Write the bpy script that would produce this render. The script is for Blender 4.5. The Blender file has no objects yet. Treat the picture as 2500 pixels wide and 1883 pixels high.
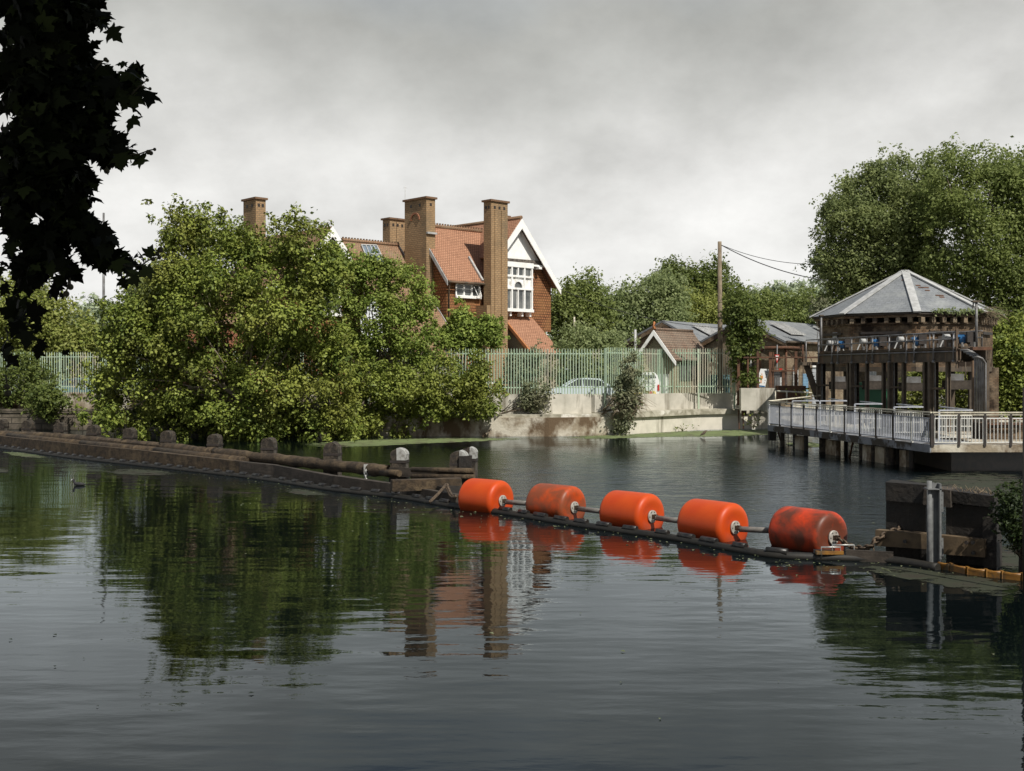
import bpy, math, random
import numpy as np
from mathutils import Vector, Matrix
C = bpy.context.scene.collection
rad = math.radians
# ------------------------------------------------------------------ camera, sky, sun, exposure
F, CX, HY, CH = 2778.0, 1250.0, 905.0, 3.5          # focal length in photo pixels, centre column, horizon row, eye height
cam = bpy.data.cameras.new("camera"); camo = bpy.data.objects.new("camera", cam); C.objects.link(camo)
cam.lens = 40.0; cam.sensor_width = 36.0; cam.shift_y = -36.5/2500; cam.clip_end = 5000; cam.clip_start = .1
camo.location = (0, 0, CH); camo.rotation_euler = (rad(90), 0, 0)
bpy.context.scene.camera = camo
sc = bpy.context.scene
sc.view_settings.view_transform = 'Standard'; sc.view_settings.look = 'None'
sc.view_settings.exposure = 0.0; sc.view_settings.gamma = 1.0
sc.cycles.max_bounces = 6; sc.cycles.transparent_max_bounces = 12; sc.cycles.caustics_reflective = False
SUN = Vector((.36, -.54, .76)).normalized()
sl = bpy.data.lights.new("sun", 'SUN'); sl.energy = 5.0; sl.angle = rad(.5); sl.color = (1.0, .95, .86)
so = bpy.data.objects.new("sun", sl); C.objects.link(so); so.rotation_euler = SUN.to_track_quat('Z', 'Y').to_euler()
w = bpy.data.worlds.new("World"); sc.world = w; w.use_nodes = True
def sky():
    nt = w.node_tree; N = nt.nodes; L = nt.links; N.clear()
    out = N.new('ShaderNodeOutputWorld'); mix = N.new('ShaderNodeMixShader')
    b1 = N.new('ShaderNodeBackground'); b2 = N.new('ShaderNodeBackground')
    st = N.new('ShaderNodeTexSky'); st.sky_type = 'NISHITA'; st.sun_disc = False
    st.sun_elevation = math.asin(SUN.z); st.sun_rotation = math.atan2(SUN.x, SUN.y)
    L.new(st.outputs[0], b1.inputs[0]); b1.inputs[1].default_value = .07
    tc = N.new('ShaderNodeTexCoord'); sep = N.new('ShaderNodeSeparateXYZ'); L.new(tc.outputs['Generated'], sep.inputs[0])
    def math_(op, a, b=None):
        m = N.new('ShaderNodeMath'); m.operation = op
        for i, q in enumerate((a, b)):
            if q is None: continue
            if isinstance(q, (int, float)): m.inputs[i].default_value = q
            else: L.new(q, m.inputs[i])
        return m.outputs[0]
    zz = math_('ABSOLUTE', sep.outputs[2]); den = math_('ADD', zz, .55)
    cx = math_('DIVIDE', sep.outputs[0], den); cy = math_('DIVIDE', sep.outputs[1], den)
    cmb = N.new('ShaderNodeCombineXYZ'); L.new(cx, cmb.inputs[0]); L.new(cy, cmb.inputs[1])
    n1 = N.new('ShaderNodeTexNoise'); n1.inputs['Scale'].default_value = 2.4; n1.inputs['Detail'].default_value = 7; n1.inputs['Roughness'].default_value = .5
    n1.inputs['Distortion'].default_value = .05
    mp = N.new('ShaderNodeMapping'); mp.inputs['Location'].default_value = (3.1, 1.7, 0); L.new(cmb.outputs[0], mp.inputs[0]); L.new(mp.outputs[0], n1.inputs['Vector'])
    n2 = N.new('ShaderNodeTexNoise'); n2.inputs['Scale'].default_value = 5.5; n2.inputs['Detail'].default_value = 10; n2.inputs['Roughness'].default_value = .6; L.new(mp.outputs[0], n2.inputs['Vector'])
    # cloud brightness: bright bank low down, heavier grey deck above
    r1 = N.new('ShaderNodeValToRGB'); e = r1.color_ramp.elements
    e[0].position = 0.0; e[0].color = (.88, .878, .86, 1)
    e[1].position = 1.0; e[1].color = (.30, .35, .42, 1)
    for p_, c_ in ((.12, (.84, .836, .815)), (.17, (.74, .737, .715)), (.24, (.58, .582, .558)), (.31, (.445, .449, .427)), (.47, (.30, .345, .39))):
        k = r1.color_ramp.elements.new(p_); k.color = (*c_, 1)
    wob = math_('MULTIPLY', math_('SUBTRACT', n1.outputs[0], .5), .34)
    L.new(math_('ADD', zz, wob), r1.inputs[0])
    m2 = math_('ADD', math_('MULTIPLY', math_('SUBTRACT', n2.outputs[0], .5), .75), 1.0)
    hs = N.new('ShaderNodeMix'); hs.data_type = 'RGBA'; hs.blend_type = 'MULTIPLY'; hs.inputs[0].default_value = 1.0
    L.new(r1.outputs[0], hs.inputs[6])
    c3 = N.new('ShaderNodeCombineXYZ'); [L.new(m2, c3.inputs[i]) for i in range(3)]
    L.new(c3.outputs[0], hs.inputs[7]); L.new(hs.outputs[2], b2.inputs[0]); b2.inputs[1].default_value = 1.0
    # blue gaps high up only
    n3 = N.new('ShaderNodeTexNoise'); n3.inputs['Scale'].default_value = 1.1; n3.inputs['Detail'].default_value = 6
    mp3 = N.new('ShaderNodeMapping'); mp3.inputs['Location'].default_value = (7.3, -2.2, 0); L.new(cmb.outputs[0], mp3.inputs[0]); L.new(mp3.outputs[0], n3.inputs['Vector'])
    g = N.new('ShaderNodeMapRange'); g.inputs[1].default_value = .33; g.inputs[2].default_value = .37; L.new(zz, g.inputs[0])
    h = N.new('ShaderNodeMapRange'); h.inputs[1].default_value = .50; h.inputs[2].default_value = .56; L.new(n3.outputs[0], h.inputs[0])
    gap = math_('MULTIPLY', g.outputs[0], h.outputs[0])
    L.new(math_('SUBTRACT', 1.0, gap), mix.inputs[0]); L.new(b1.outputs[0], mix.inputs[1]); L.new(b2.outputs[0], mix.inputs[2]); L.new(mix.outputs[0], out.inputs[0])
sky()

# ------------------------------------------------------------------ helpers
def P(px, py, Y): return Vector(((px-CX)/F*Y, Y, CH+(HY-py)/F*Y))           # photo pixel at depth Y
def G(px, py, z=0.0):                                                        # photo pixel on the level z
    Y = F*(CH-z)/(py-HY); return Vector(((px-CX)/F*Y, Y, z))
def V2(l): return [(x*2500/2212, y*2500/2212) for x, y in l]
ORG = {}
class MB:
    def __init__(s): s.v = []; s.f = []; s.s = []
    def add(s, vs, fs, smooth=False):
        o = len(s.v); s.v += [Vector(q) for q in vs]
        for q in fs: s.f.append([i+o for i in q]); s.s.append(smooth)
        return s
    def box(s, c, d, rz=0.0, R=None):
        c = Vector(c); hx, hy, hz = d[0]/2, d[1]/2, d[2]/2
        R = R or Matrix.Rotation(rz, 3, 'Z')
        vs = [c+R@Vector((x, y, z)) for x in (-hx, hx) for y in (-hy, hy) for z in (-hz, hz)]
        return s.add(vs, [(0,1,3,2),(4,6,7,5),(0,4,5,1),(2,3,7,6),(0,2,6,4),(1,5,7,3)])
    def bar(s, a, b, w_, h_, up=(0,0,1)):
        a = Vector(a); b = Vector(b); d = (b-a)
        if d.length < 1e-6: return s
        x = d.normalized(); u = Vector(up)
        if abs(x.dot(u)) > .99: u = Vector((0,1,0))
        y = u.cross(x).normalized(); z = x.cross(y)
        return s.box((a+b)/2, (d.length, w_, h_), R=Matrix((x, y, z)).transposed())
    def ring(s, a, b, ra, rb, n=10, cap=True, smooth=True):
        return s.tube([a, b], [ra, rb], n, cap, smooth)
    def tube(s, pts, rs, n=8, cap=True, smooth=True):
        pts = [Vector(p) for p in pts]
        if isinstance(rs, (int, float)): rs = [rs]*len(pts)
        vs = []; fs = []; pr = None
        for i, p in enumerate(pts):
            d = (pts[min(i+1, len(pts)-1)]-pts[max(i-1, 0)])
            d = d.normalized() if d.length > 1e-9 else Vector((0,0,1))
            if pr is None: pr = (Vector((1,0,0)) if abs(d.x) < .8 else Vector((0,1,0)))
            x = (pr-d*pr.dot(d)).normalized(); pr = x; y = d.cross(x)
            for k in range(n):
                t = 2*math.pi*k/n; vs.append(p+(x*math.cos(t)+y*math.sin(t))*rs[i])
        for i in range(len(pts)-1):
            for k in range(n):
                k2 = (k+1) % n; fs.append((i*n+k, i*n+k2, (i+1)*n+k2, (i+1)*n+k))
        s.add(vs, fs, smooth)
        if cap:
            o = len(s.v)-len(vs)
            s.f.append([o+k for k in range(n)][::-1]); s.s.append(False)
            s.f.append([o+(len(pts)-1)*n+k for k in range(n)]); s.s.append(False)
        return s
    def prism(s, poly, ex):
        n = len(poly); poly = [Vector(p) for p in poly]; ex = Vector(ex)
        vs = poly+[p+ex for p in poly]
        fs = [list(range(n)), list(range(n, 2*n))[::-1]]+[(i, i+n, (i+1) % n+n, (i+1) % n) for i in range(n)]
        return s.add(vs, fs)
    def lathe(s, prof, o, axis, n=40):                       # prof: (distance along axis, radius)
        a = Vector(axis).normalized(); x = Vector((0,0,1)); x = (x-a*x.dot(a)).normalized(); y = a.cross(x); o = Vector(o)
        vs = []; fs = []
        for t, r in prof:
            for k in range(n):
                q = 2*math.pi*k/n; vs.append(o+a*t+(x*math.cos(q)+y*math.sin(q))*r)
        for i in range(len(prof)-1):
            for k in range(n):
                k2 = (k+1) % n; fs.append((i*n+k, i*n+k2, (i+1)*n+k2, (i+1)*n+k))
        s.add(vs, fs, True)
        o_ = len(s.v)-len(vs)
        s.f.append([o_+k for k in range(n)][::-1]); s.s.append(False); s.f.append([o_+(len(prof)-1)*n+k for k in range(n)]); s.s.append(False)
        return s
    def sphere(s, c, r, n=10, m=6, sc_=(1,1,1)):
        vs = []; fs = []; c = Vector(c)
        for i in range(m+1):
            ph = math.pi*i/m
            for k in range(n):
                t = 2*math.pi*k/n; vs.append(c+Vector((math.sin(ph)*math.cos(t)*r*sc_[0], math.sin(ph)*math.sin(t)*r*sc_[1], math.cos(ph)*r*sc_[2])))
        for i in range(m):
            for k in range(n):
                k2 = (k+1) % n; fs.append((i*n+k, i*n+k2, (i+1)*n+k2, (i+1)*n+k))
        return s.add(vs, fs, True)
    def rough(s, amt, seed=0):
        r = random.Random(seed)
        for v in s.v: v += Vector((r.uniform(-amt, amt), r.uniform(-amt, amt), r.uniform(-amt, amt)))
        return s
    def build(s, name, mat, parent=None, **tags):
        org = ORG.get(parent.name, Vector((0,0,0))) if parent else Vector((0,0,0))
        me = bpy.data.meshes.new(name)
        me.from_pydata([tuple(v-org) for v in s.v], [], s.f); me.update()
        me.polygons.foreach_set('use_smooth', s.s)
        uv = me.uv_layers.new(name='UVMap'); d = uv.data
        for p in me.polygons:
            n = p.normal
            if abs(n.z) > .95: t = Vector((1,0,0)); b = Vector((0,1,0))
            else: t = Vector((0,0,1)).cross(n).normalized(); b = n.cross(t)
            for li in p.loop_indices:
                q = me.vertices[me.loops[li].vertex_index].co; d[li].uv = (q.dot(t), q.dot(b))
        me.materials.append(mat)
        ob = bpy.data.objects.new(name, me); C.objects.link(ob)
        if parent: ob.parent = parent; ORG[ob.name] = org
        for k, v in tags.items(): ob[k] = v
        return ob
def thing(name, label, cat, loc=(0,0,0), group=None):
    o = bpy.data.objects.new(name, None); C.objects.link(o); o.location = loc; o.empty_display_size = .3
    o['label'] = label; o['category'] = cat
    if group: o['group'] = group
    ORG[o.name] = Vector(loc); return o
def solo(name, mb, mat, label, cat, group=None):
    c = sum((v for v in mb.v), Vector())/len(mb.v); c.z = min(v.z for v in mb.v)
    for v in mb.v: v -= c
    o = mb.build(name, mat, None, label=label, category=cat); o.location = c
    if group: o['group'] = group
    return o
def tree_copy(o, parent=None):
    c = o.copy(); C.objects.link(c)
    if parent: c.parent = parent
    for ch in [x for x in bpy.data.objects if x.parent == o]: tree_copy(ch, c)
    return c
def slab(mb, quad, th):
    q = [Vector(p) for p in quad]; n = (q[1]-q[0]).cross(q[2]-q[0]).normalized()
    if n.z > 0: n = -n
    return mb.prism(q, n*th)

# ------------------------------------------------------------------ materials
class NT:
    def __init__(s, name):
        s.m = bpy.data.materials.new(name); s.m.use_nodes = True; s.t = s.m.node_tree; s.N = s.t.nodes; s.L = s.t.links
        s.b = s.N['Principled BSDF']; s.out = s.N['Material Output']; s.tc = s.N.new('ShaderNodeTexCoord')
    def n(s, typ, **kw):
        q = s.N.new(typ)
        for k, v in kw.items():
            if k.startswith('i_'): q.inputs[k[2:].replace('_', ' ')].default_value = v
            else: setattr(q, k, v)
        return q
    def noise(s, scale, detail=6, rough=.55, vec='Object', stretch=None, dist=0):
        q = s.n('ShaderNodeTexNoise'); q.inputs['Scale'].default_value = scale; q.inputs['Detail'].default_value = detail
        q.inputs['Roughness'].default_value = rough; q.inputs['Distortion'].default_value = dist
        v = s.tc.outputs[vec]
        if stretch:
            mp = s.n('ShaderNodeMapping'); mp.inputs['Scale'].default_value = stretch; s.L.new(v, mp.inputs[0]); v = mp.outputs[0]
        s.L.new(v, q.inputs['Vector']); return q.outputs[0]
    def ramp(s, f, lo, hi, a=0., b=1.):
        q = s.n('ShaderNodeMapRange'); q.inputs[1].default_value = lo; q.inputs[2].default_value = hi
        q.inputs[3].default_value = a; q.inputs[4].default_value = b; s.L.new(f, q.inputs[0]); return q.outputs[0]
    def mix(s, f, a, b, mode='MIX'):
        q = s.n('ShaderNodeMix'); q.data_type = 'RGBA'; q.blend_type = mode
        for i, x in ((0, f), (6, a), (7, b)):
            if isinstance(x, (int, float)): q.inputs[i].default_value = x
            elif isinstance(x, (tuple, list)): q.inputs[i].default_value = (*x[:3], 1)
            else: s.L.new(x, q.inputs[i])
        return q.outputs[2]
    def col(s, c): s.L.new(c, s.b.inputs['Base Color'])
    def bump(s, h, strength=.5, dist=.02):
        q = s.n('ShaderNodeBump'); q.inputs['Strength'].default_value = strength; q.inputs['Distance'].default_value = dist
        s.L.new(h, q.inputs['Height']); s.L.new(q.outputs[0], s.b.inputs['Normal'])
def MAT(name, col, col2=None, rough=.7, scale=2., lo=.4, hi=.6, stain=None, stain_sc=(1.5,1.5,.2), slo=.5, shi=.62, bump=.0, bsc=20., bd=.01, metal=0., spec=.5, coat=0):
    k = NT(name); c = col
    if col2: c = k.mix(k.ramp(k.noise(scale), lo, hi), col, col2)
    if stain: c = k.mix(k.ramp(k.noise(1.0, 8, .65, stretch=stain_sc), slo, shi), c, stain)
    if isinstance(c, tuple): k.b.inputs['Base Color'].default_value = (*c, 1)
    else: k.col(c)
    k.b.inputs['Roughness'].default_value = rough; k.b.inputs['Metallic'].default_value = metal
    k.b.inputs['Specular IOR Level'].default_value = spec; k.b.inputs['Coat Weight'].default_value = coat
    if bump: k.bump(k.noise(bsc, 5), bump, bd)
    return k.m
def BRICK(name, c1, c2, mortar, bw=.225, bh=.075, ms=.012, stain=None, slo=.5, shi=.65, sc_=.5, off=.5, bump=.4, rough=.85, c3=None):
    k = NT(name); b = k.n('ShaderNodeTexBrick'); b.offset = off
    b.inputs['Color1'].default_value = (*c1, 1); b.inputs['Color2'].default_value = (*c2, 1); b.inputs['Mortar'].default_value = (*mortar, 1)
    b.inputs['Scale'].default_value = 1; b.inputs['Brick Width'].default_value = bw; b.inputs['Row Height'].default_value = bh
    b.inputs['Mortar Size'].default_value = ms; b.inputs['Mortar Smooth'].default_value = .2; b.inputs['Bias'].default_value = 0
    k.L.new(k.tc.outputs['UV'], b.inputs['Vector']); c = b.outputs[0]
    c = k.mix(k.ramp(k.noise(1.3, 6), .35, .65, 0, .5), c, c3 or tuple(x*.6 for x in c1))
    c = k.mix(1.0, c, k.mix(k.noise(9, 3), (.72, .72, .72), (1.28, 1.28, 1.28)), 'MULTIPLY')
    if stain: c = k.mix(k.ramp(k.noise(sc_, 8, .65), slo, shi), c, stain)
    k.col(c); k.b.inputs['Roughness'].default_value = rough; k.b.inputs['Specular IOR Level'].default_value = .25
    inv = k.n('ShaderNodeMath'); inv.operation = 'SUBTRACT'; inv.inputs[0].default_value = 1; k.L.new(b.outputs[1], inv.inputs[1])
    k.bump(inv.outputs[0], bump, .02); return k.m
def LEAF(name, a, b, c=None, trans=.25, rough=.6, spec=.3):
    k = NT(name); at = k.n('ShaderNodeAttribute'); at.attribute_name = 'tint'
    col = k.mix(at.outputs['Fac'], a, b)
    if c: col = k.mix(k.ramp(k.noise(.35, 4), .48, .70, 0, .55), col, c)
    k.col(col); k.b.inputs['Roughness'].default_value = rough; k.b.inputs['Specular IOR Level'].default_value = spec
    tr = k.n('ShaderNodeBsdfTranslucent'); k.L.new(col, tr.inputs[0]); mx = k.n('ShaderNodeMixShader'); mx.inputs[0].default_value = trans
    k.L.new(k.b.outputs[0], mx.inputs[1]); k.L.new(tr.outputs[0], mx.inputs[2]); k.L.new(mx.outputs[0], k.out.inputs[0]); return k.m
m = {}
m['concrete'] = MAT('concrete', (.56,.53,.46), (.42,.40,.34), .9, 1.2, .4, .65, (.17,.15,.11), (1.1,1.1,.16), .52, .66, .4, 12, .02)
m['concrete_pale'] = MAT('concrete_pale', (.66,.62,.53), (.54,.51,.43), .9, 1.5, .4, .65, (.22,.20,.15), (1.0,1.0,.10), .54, .66, .3, 14, .02)
m['concrete_old'] = MAT('concrete_old', (.55,.51,.42), (.30,.25,.18), .95, .9, .42, .58, (.12,.08,.045), (.8,.8,.5), .47, .58, .6, 9, .04)
m['coping'] = MAT('coping', (.46,.43,.35), (.26,.24,.18), .95, 2.5, .4, .6, (.7,.67,.6), (.6,.6,.6), .6, .66, .4, 12, .02)
m['stone'] = BRICK('stone_blocks', (.20,.17,.13), (.12,.10,.08), (.04,.035,.03), 1.3, .36, .03, (.05,.045,.03), .45, .62, .8, bump=.8)
m['fence'] = MAT('green_paint', (.34,.46,.34), (.43,.52,.39), .5, 1.5, .35, .65, (.50,.47,.37), (.9,.9,.3), .54, .62)
m['brick_chim'] = BRICK('chimney_brick', (.43,.28,.15), (.34,.215,.115), (.23,.165,.10), .3, .12, .025, stain=(.13,.105,.07), slo=.50, shi=.75, sc_=.45)
m['brick_cap'] = BRICK('cap_brick', (.24,.13,.07), (.18,.10,.055), (.14,.11,.08)); m['brick_red'] = BRICK('red_brick', (.36,.13,.06), (.27,.09,.045), (.25,.18,.13))
m['brick_stock'] = BRICK('stock_brick', (.42,.35,.24), (.28,.22,.15), (.16,.13,.10), stain=(.075,.055,.04), slo=.48, shi=.62, sc_=.5, c3=(.16,.10,.06))
m['brick_yellow'] = BRICK('yellow_brick', (.44,.40,.28), (.36,.32,.22), (.20,.17,.12))
m['brick_dark'] = BRICK('sooty_brick', (.20,.12,.065), (.11,.065,.035), (.05,.04,.03), .23, .08, .014, (.022,.014,.009), .47, .60, .7, c3=(.30,.25,.18))
m['tiles'] = BRICK('clay_roof_tiles', (.47,.25,.155), (.37,.19,.115), (.13,.065,.04), .17, .15, .022, c3=(.36,.185,.115), bump=.6)
m['tiles_old'] = BRICK('weathered_roof_tiles', (.36,.20,.12), (.28,.15,.09), (.12,.08,.05), .17, .15, .022, c3=(.25,.20,.13), bump=.6)
m['tiles_brown'] = BRICK('brown_roof_tiles', (.27,.18,.13), (.20,.135,.10), (.08,.055,.04), .2, .18, .03, c3=(.22,.19,.15), bump=.6)
m['tile_hung'] = BRICK('tile_hanging', (.40,.17,.075), (.30,.12,.055), (.08,.035,.018), .17, .17, .035, c3=(.33,.17,.07), bump=.9)
m['slate'] = BRICK('slate', (.20,.21,.225), (.16,.17,.18), (.10,.105,.11), .3, .22, .012, c3=(.26,.27,.27), stain=(.30,.31,.30), slo=.55, shi=.75, sc_=.5, rough=.6)
m['lead'] = MAT('lead_flashing', (.46,.46,.45), (.34,.34,.33), .6, 3)
m['white'] = MAT('white_paint', (.88,.88,.86), (.78,.77,.74), .5, 2.5, .45, .7, (.48,.44,.38), (1.5,1.5,.5), .63, .70)
m['white_clean'] = MAT('white_gloss', (.82,.83,.83), rough=.3, coat=.3)
m['black_beam'] = MAT('rotten_beam', (.05,.04,.035), (.14,.12,.10), .9, 5)
m['timber_wet'] = MAT('wet_timber', (.008,.006,.004), (.018,.013,.009), .75, 3, .4, .65, (.032,.026,.019), (6,6,.7), .56, .66, .7, 14, .03)
m['timber_log'] = MAT('mossy_log', (.065,.043,.023), (.026,.017,.009), .9, 5, .4, .6, (.10,.07,.038), (2,2,2), .52, .64, .9, 16, .03)
m['timber_plank'] = MAT('weathered_plank', (.055,.043,.033), (.03,.023,.017), .85, 4, .4, .6, (.022,.017,.012), (.6,.6,5), .53, .62, .6, 16, .02)
m['timber_post'] = MAT('weathered_post', (.060,.046,.032), (.018,.014,.010), .9, 7, .42, .58, (.12,.11,.09), (7,7,.5), .60, .70, .9, 18, .03)
m['timber_new'] = MAT('pale_oak', (.13,.09,.05), (.075,.052,.03), .85, 4, .4, .62, (.04,.028,.018), (.5,.5,4), .60, .70, .3, 20, .01)
m['white_cap'] = MAT('weathered_white_plate', (.36,.36,.34), (.20,.19,.17), .7, 9, .45, .62)
m['steel'] = MAT('galvanised_steel', (.16,.165,.165), (.11,.113,.115), .85, 8, .4, .6, metal=.0, stain=(.16,.14,.12), stain_sc=(5,5,.6), slo=.6, shi=.7)
m['steel_dark'] = MAT('dark_steel', (.055,.042,.030), (.10,.075,.05), .75, 2.5, stain=(.16,.10,.06), slo=.52, shi=.62)
m['deck_grey'] = MAT('grey_deck_paint', (.22,.23,.25), (.15,.155,.165), .7, 1.5, .4, .6, (.035,.026,.018), (.9,.9,.9), .50, .54)
m['rail_paint'] = MAT('blue_grey_rail_paint', (.46,.48,.52), (.38,.40,.44), .5, 3)
m['rail_white'] = MAT('white_rail_paint', (.72,.72,.68), (.60,.59,.54), .5, 3)
m['rail_top'] = MAT('cream_handrail', (.62,.58,.46), (.44,.40,.31), .5, 5)
m['rail_black'] = MAT('black_paint_and_shade', (.018,.015,.013), (.035,.025,.02), .55, 5)  # post paint; also blackens the abutment for the shadow under the deck
m['rust'] = MAT('rusty_steel', (.13,.060,.032), (.07,.035,.02), .85, 4)
m['rubber'] = MAT('black_rubber', (.010,.009,.009), (.022,.020,.018), .38, 8)
m['belt'] = MAT('floating_belt', (.009,.008,.006), (.018,.015,.010), .6, 5)
m['yellow'] = MAT('yellow_float', (.25,.115,.016), (.16,.07,.012), .5, 6, stain=(.08,.06,.03), stain_sc=(3,3,2), slo=.56, shi=.64)
m['chain'] = MAT('rusty_chain', (.14,.10,.065), (.07,.05,.035), .7, 9, metal=.4)
m['chain_new'] = MAT('bright_chain', (.5,.5,.48), (.35,.35,.33), .4, 9, metal=.6)
m['pipe'] = MAT('grey_pipe', (.22,.21,.19), (.15,.14,.125), .5, 7)
m['hub'] = MAT('hub_plate', (.46,.44,.40), (.34,.31,.27), .5, 12, metal=.2)
m['conduit'] = MAT('conduit_steel', (.20,.20,.205), (.12,.115,.11), .5, 3, metal=.3)
m['blue'] = MAT('blue_enamel', (.035,.15,.34), (.025,.11,.26), .35, 6)
m['blue_door'] = MAT('blue_door_paint', (.20,.36,.52), (.17,.31,.46), .5, 3)
m['teal'] = MAT('teal_steel', (.11,.20,.22), (.09,.165,.185), .5, 3)
m['green_bin'] = MAT('green_plastic', (.02,.13,.06), rough=.5)
m['paint_car'] = MAT('pale_car_paint', (.60,.68,.72), rough=.25, coat=.5)
m['red'] = MAT('red_paint', (.50,.03,.02), rough=.5)
m['chev_y'] = MAT('yellow_reflective', (.85,.62,.05), rough=.4)
m['tyre'] = MAT('tyre_rubber', (.02,.02,.02), rough=.8)
m['terracotta'] = MAT('terracotta', (.42,.17,.06), (.34,.13,.05), .8, 6)
m['bark'] = MAT('bark', (.10,.075,.05), (.055,.042,.03), .9, 6, bump=.8, bsc=18, bd=.03)
m['bark_pale'] = MAT('pale_bark', (.28,.24,.18), (.16,.13,.09), .9, 6)
m['twig'] = MAT('dry_twig', (.26,.20,.13), (.15,.11,.07), .9, 6)
m['pole'] = MAT('pole_wood', (.24,.19,.13), (.16,.125,.085), .9, 3, .4, .6, (.09,.07,.05), (3,3,.5), .56, .66)
m['skin_print'] = MAT('printed_orange', (.72,.30,.08), rough=.5)
m['wire'] = MAT('wire', (.03,.03,.03), rough=.6)
m['grey_door'] = MAT('pale_grey_door', (.42,.44,.47), (.36,.38,.41), .5, 2)
m['fur'] = MAT('brown_feather', (.16,.12,.08), (.08,.06,.045), .9, 20)
m['coot'] = MAT('black_feather', (.012,.012,.013), rough=.7)
m['fruit'] = MAT('plane_fruit', (.03,.028,.014), rough=.9, bump=.8, bsc=80)
k = NT('window_glass'); k.b.inputs['Base Color'].default_value = (.10,.11,.11,1); k.b.inputs['Roughness'].default_value = .06
k.col(k.mix(k.ramp(k.noise(1.1, 3), .4, .6), (.055,.062,.065), (.15,.155,.15))); m['glass'] = k.m
k = NT('skylight_glass'); k.b.inputs['Base Color'].default_value = (.16,.20,.24,1); k.b.inputs['Roughness'].default_value = .12; k.b.inputs['Specular IOR Level'].default_value = .9; m['skyglass'] = k.m
m['lf_bush'] = LEAF('olive_sycamore_leaf', (.070,.110,.016), (.28,.325,.060), (.22,.20,.045), .16)
m['lf_bush_green'] = LEAF('bright_sycamore_leaf', (.11,.17,.028), (.34,.41,.090), (.28,.28,.06), .3)
m['lf_low'] = LEAF('low_sycamore_leaf', (.09,.135,.022), (.29,.33,.065), (.23,.23,.05), .25)
m['lf_ash'] = LEAF('ash_leaf', (.15,.19,.06), (.36,.40,.16), (.20,.25,.11), .5)
m['lf_ash2'] = LEAF('dense_ash_leaf', (.13,.175,.042), (.32,.37,.12), (.22,.27,.10), .5)
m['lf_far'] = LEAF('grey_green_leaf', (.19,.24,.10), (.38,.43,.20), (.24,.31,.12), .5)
m['lf_dark'] = LEAF('dark_green_leaf', (.075,.11,.025), (.20,.24,.06), None, .4)
m['lf_yel'] = LEAF('yellow_green_leaf', (.17,.21,.04), (.36,.38,.11), None, .35)
m['lf_haze'] = LEAF('haze_pale_leaf', (.25,.31,.20), (.38,.43,.28))  # haze over the far trees is put into this pale leaf colour
m['lf_ivy'] = LEAF('dark_ivy_leaf', (.012,.024,.006), (.045,.068,.016))  # very dark green ivy colour
m['lf_bud'] = LEAF('buddleia_leaf', (.13,.16,.08), (.24,.26,.15), (.17,.13,.08))
m['lf_plane'] = LEAF('plane_leaf', (.003,.004,.0015), (.030,.040,.014), trans=.10, rough=.7, spec=.08)  # near-black base holds the crown's shade; lighter end stands for few lit leaves
k = NT('ground'); k.col(k.mix(k.ramp(k.noise(.12, 8), .45, .58), (.17,.155,.13), (.075,.085,.035))); k.b.inputs['Roughness'].default_value = .95; m['ground'] = k.m
k = NT('duckweed'); c = k.mix(k.noise(7, 5), (.09,.13,.04), (.20,.24,.10)); gsep = k.n('ShaderNodeSeparateXYZ'); k.L.new(k.tc.outputs['Object'], gsep.inputs[0]); c = k.mix(k.ramp(gsep.outputs[1], 40, 56), k.mix(k.noise(5, 5), (.009,.012,.004), (.030,.034,.012)), c); k.col(k.mix(k.ramp(k.noise(1.2, 6), .5, .62), c, k.mix(k.ramp(gsep.outputs[1], 40, 56), (.022,.017,.008), (.10,.10,.05)))); k.b.inputs['Roughness'].default_value = .8  # nearer duckweed coloured darker for shade, with brown debris mixed in
tr = k.n('ShaderNodeBsdfTransparent'); mx = k.n('ShaderNodeMixShader')
fal = k.n('ShaderNodeAttribute'); fal.attribute_name = 'edge'
ad = k.n('ShaderNodeMath'); ad.operation = 'ADD'; k.L.new(fal.outputs['Fac'], ad.inputs[0]); k.L.new(k.ramp(k.noise(1.6, 12, .78, stretch=(1,1.6,1)), .2, .8), ad.inputs[1])
k.L.new(k.ramp(ad.outputs[0], .90, .96), mx.inputs[0]); k.L.new(tr.outputs[0], mx.inputs[1]); k.L.new(k.b.outputs[0], mx.inputs[2]); k.L.new(mx.outputs[0], k.out.inputs[0]); m['duckweed'] = k.m
def orange(name, dirt, lo, hi, base=(.53,.068,.008), sc_=2.5, edge=None):
    k = NT(name); c = k.mix(k.ramp(k.noise(2.2, 5), .35, .7), base, (.48,.048,.006))
    if dirt: c = k.mix(k.ramp(k.noise(sc_, 8, .6, dist=.4), lo, hi, 0, .92), c, dirt)
    c = k.mix(k.ramp(k.noise(26, 4, .7, stretch=(1,1,.25)), .60, .74, 0, .45), c, tuple(x*.55+.03 for x in base))
    c = k.mix(k.ramp(k.noise(9, 6, .7), .67, .74, 0, .22), c, (.75,.35,.2))
    # splash grime line low on the drum
    sp = k.n('ShaderNodeSeparateXYZ'); k.L.new(k.tc.outputs['Object'], sp.inputs[0])
    ad = k.n('ShaderNodeMath'); ad.operation = 'ADD'; k.L.new(sp.outputs[2], ad.inputs[0]); k.L.new(k.ramp(k.noise(3, 5), 0, 1, -.12, .12), ad.inputs[1])
    c = k.mix(k.ramp(ad.outputs[0], .0, .22, .55, 0), c, (.10,.025,.010))
    k.col(c); k.b.inputs['Roughness'].default_value = .45; k.b.inputs['Specular IOR Level'].default_value = .3; k.b.inputs['Subsurface Weight'].default_value = 0
    k.bump(k.noise(6, 3), .08, .02); return k.m
m['or_clean'] = orange('orange_plastic', None, 0, 0)
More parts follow.
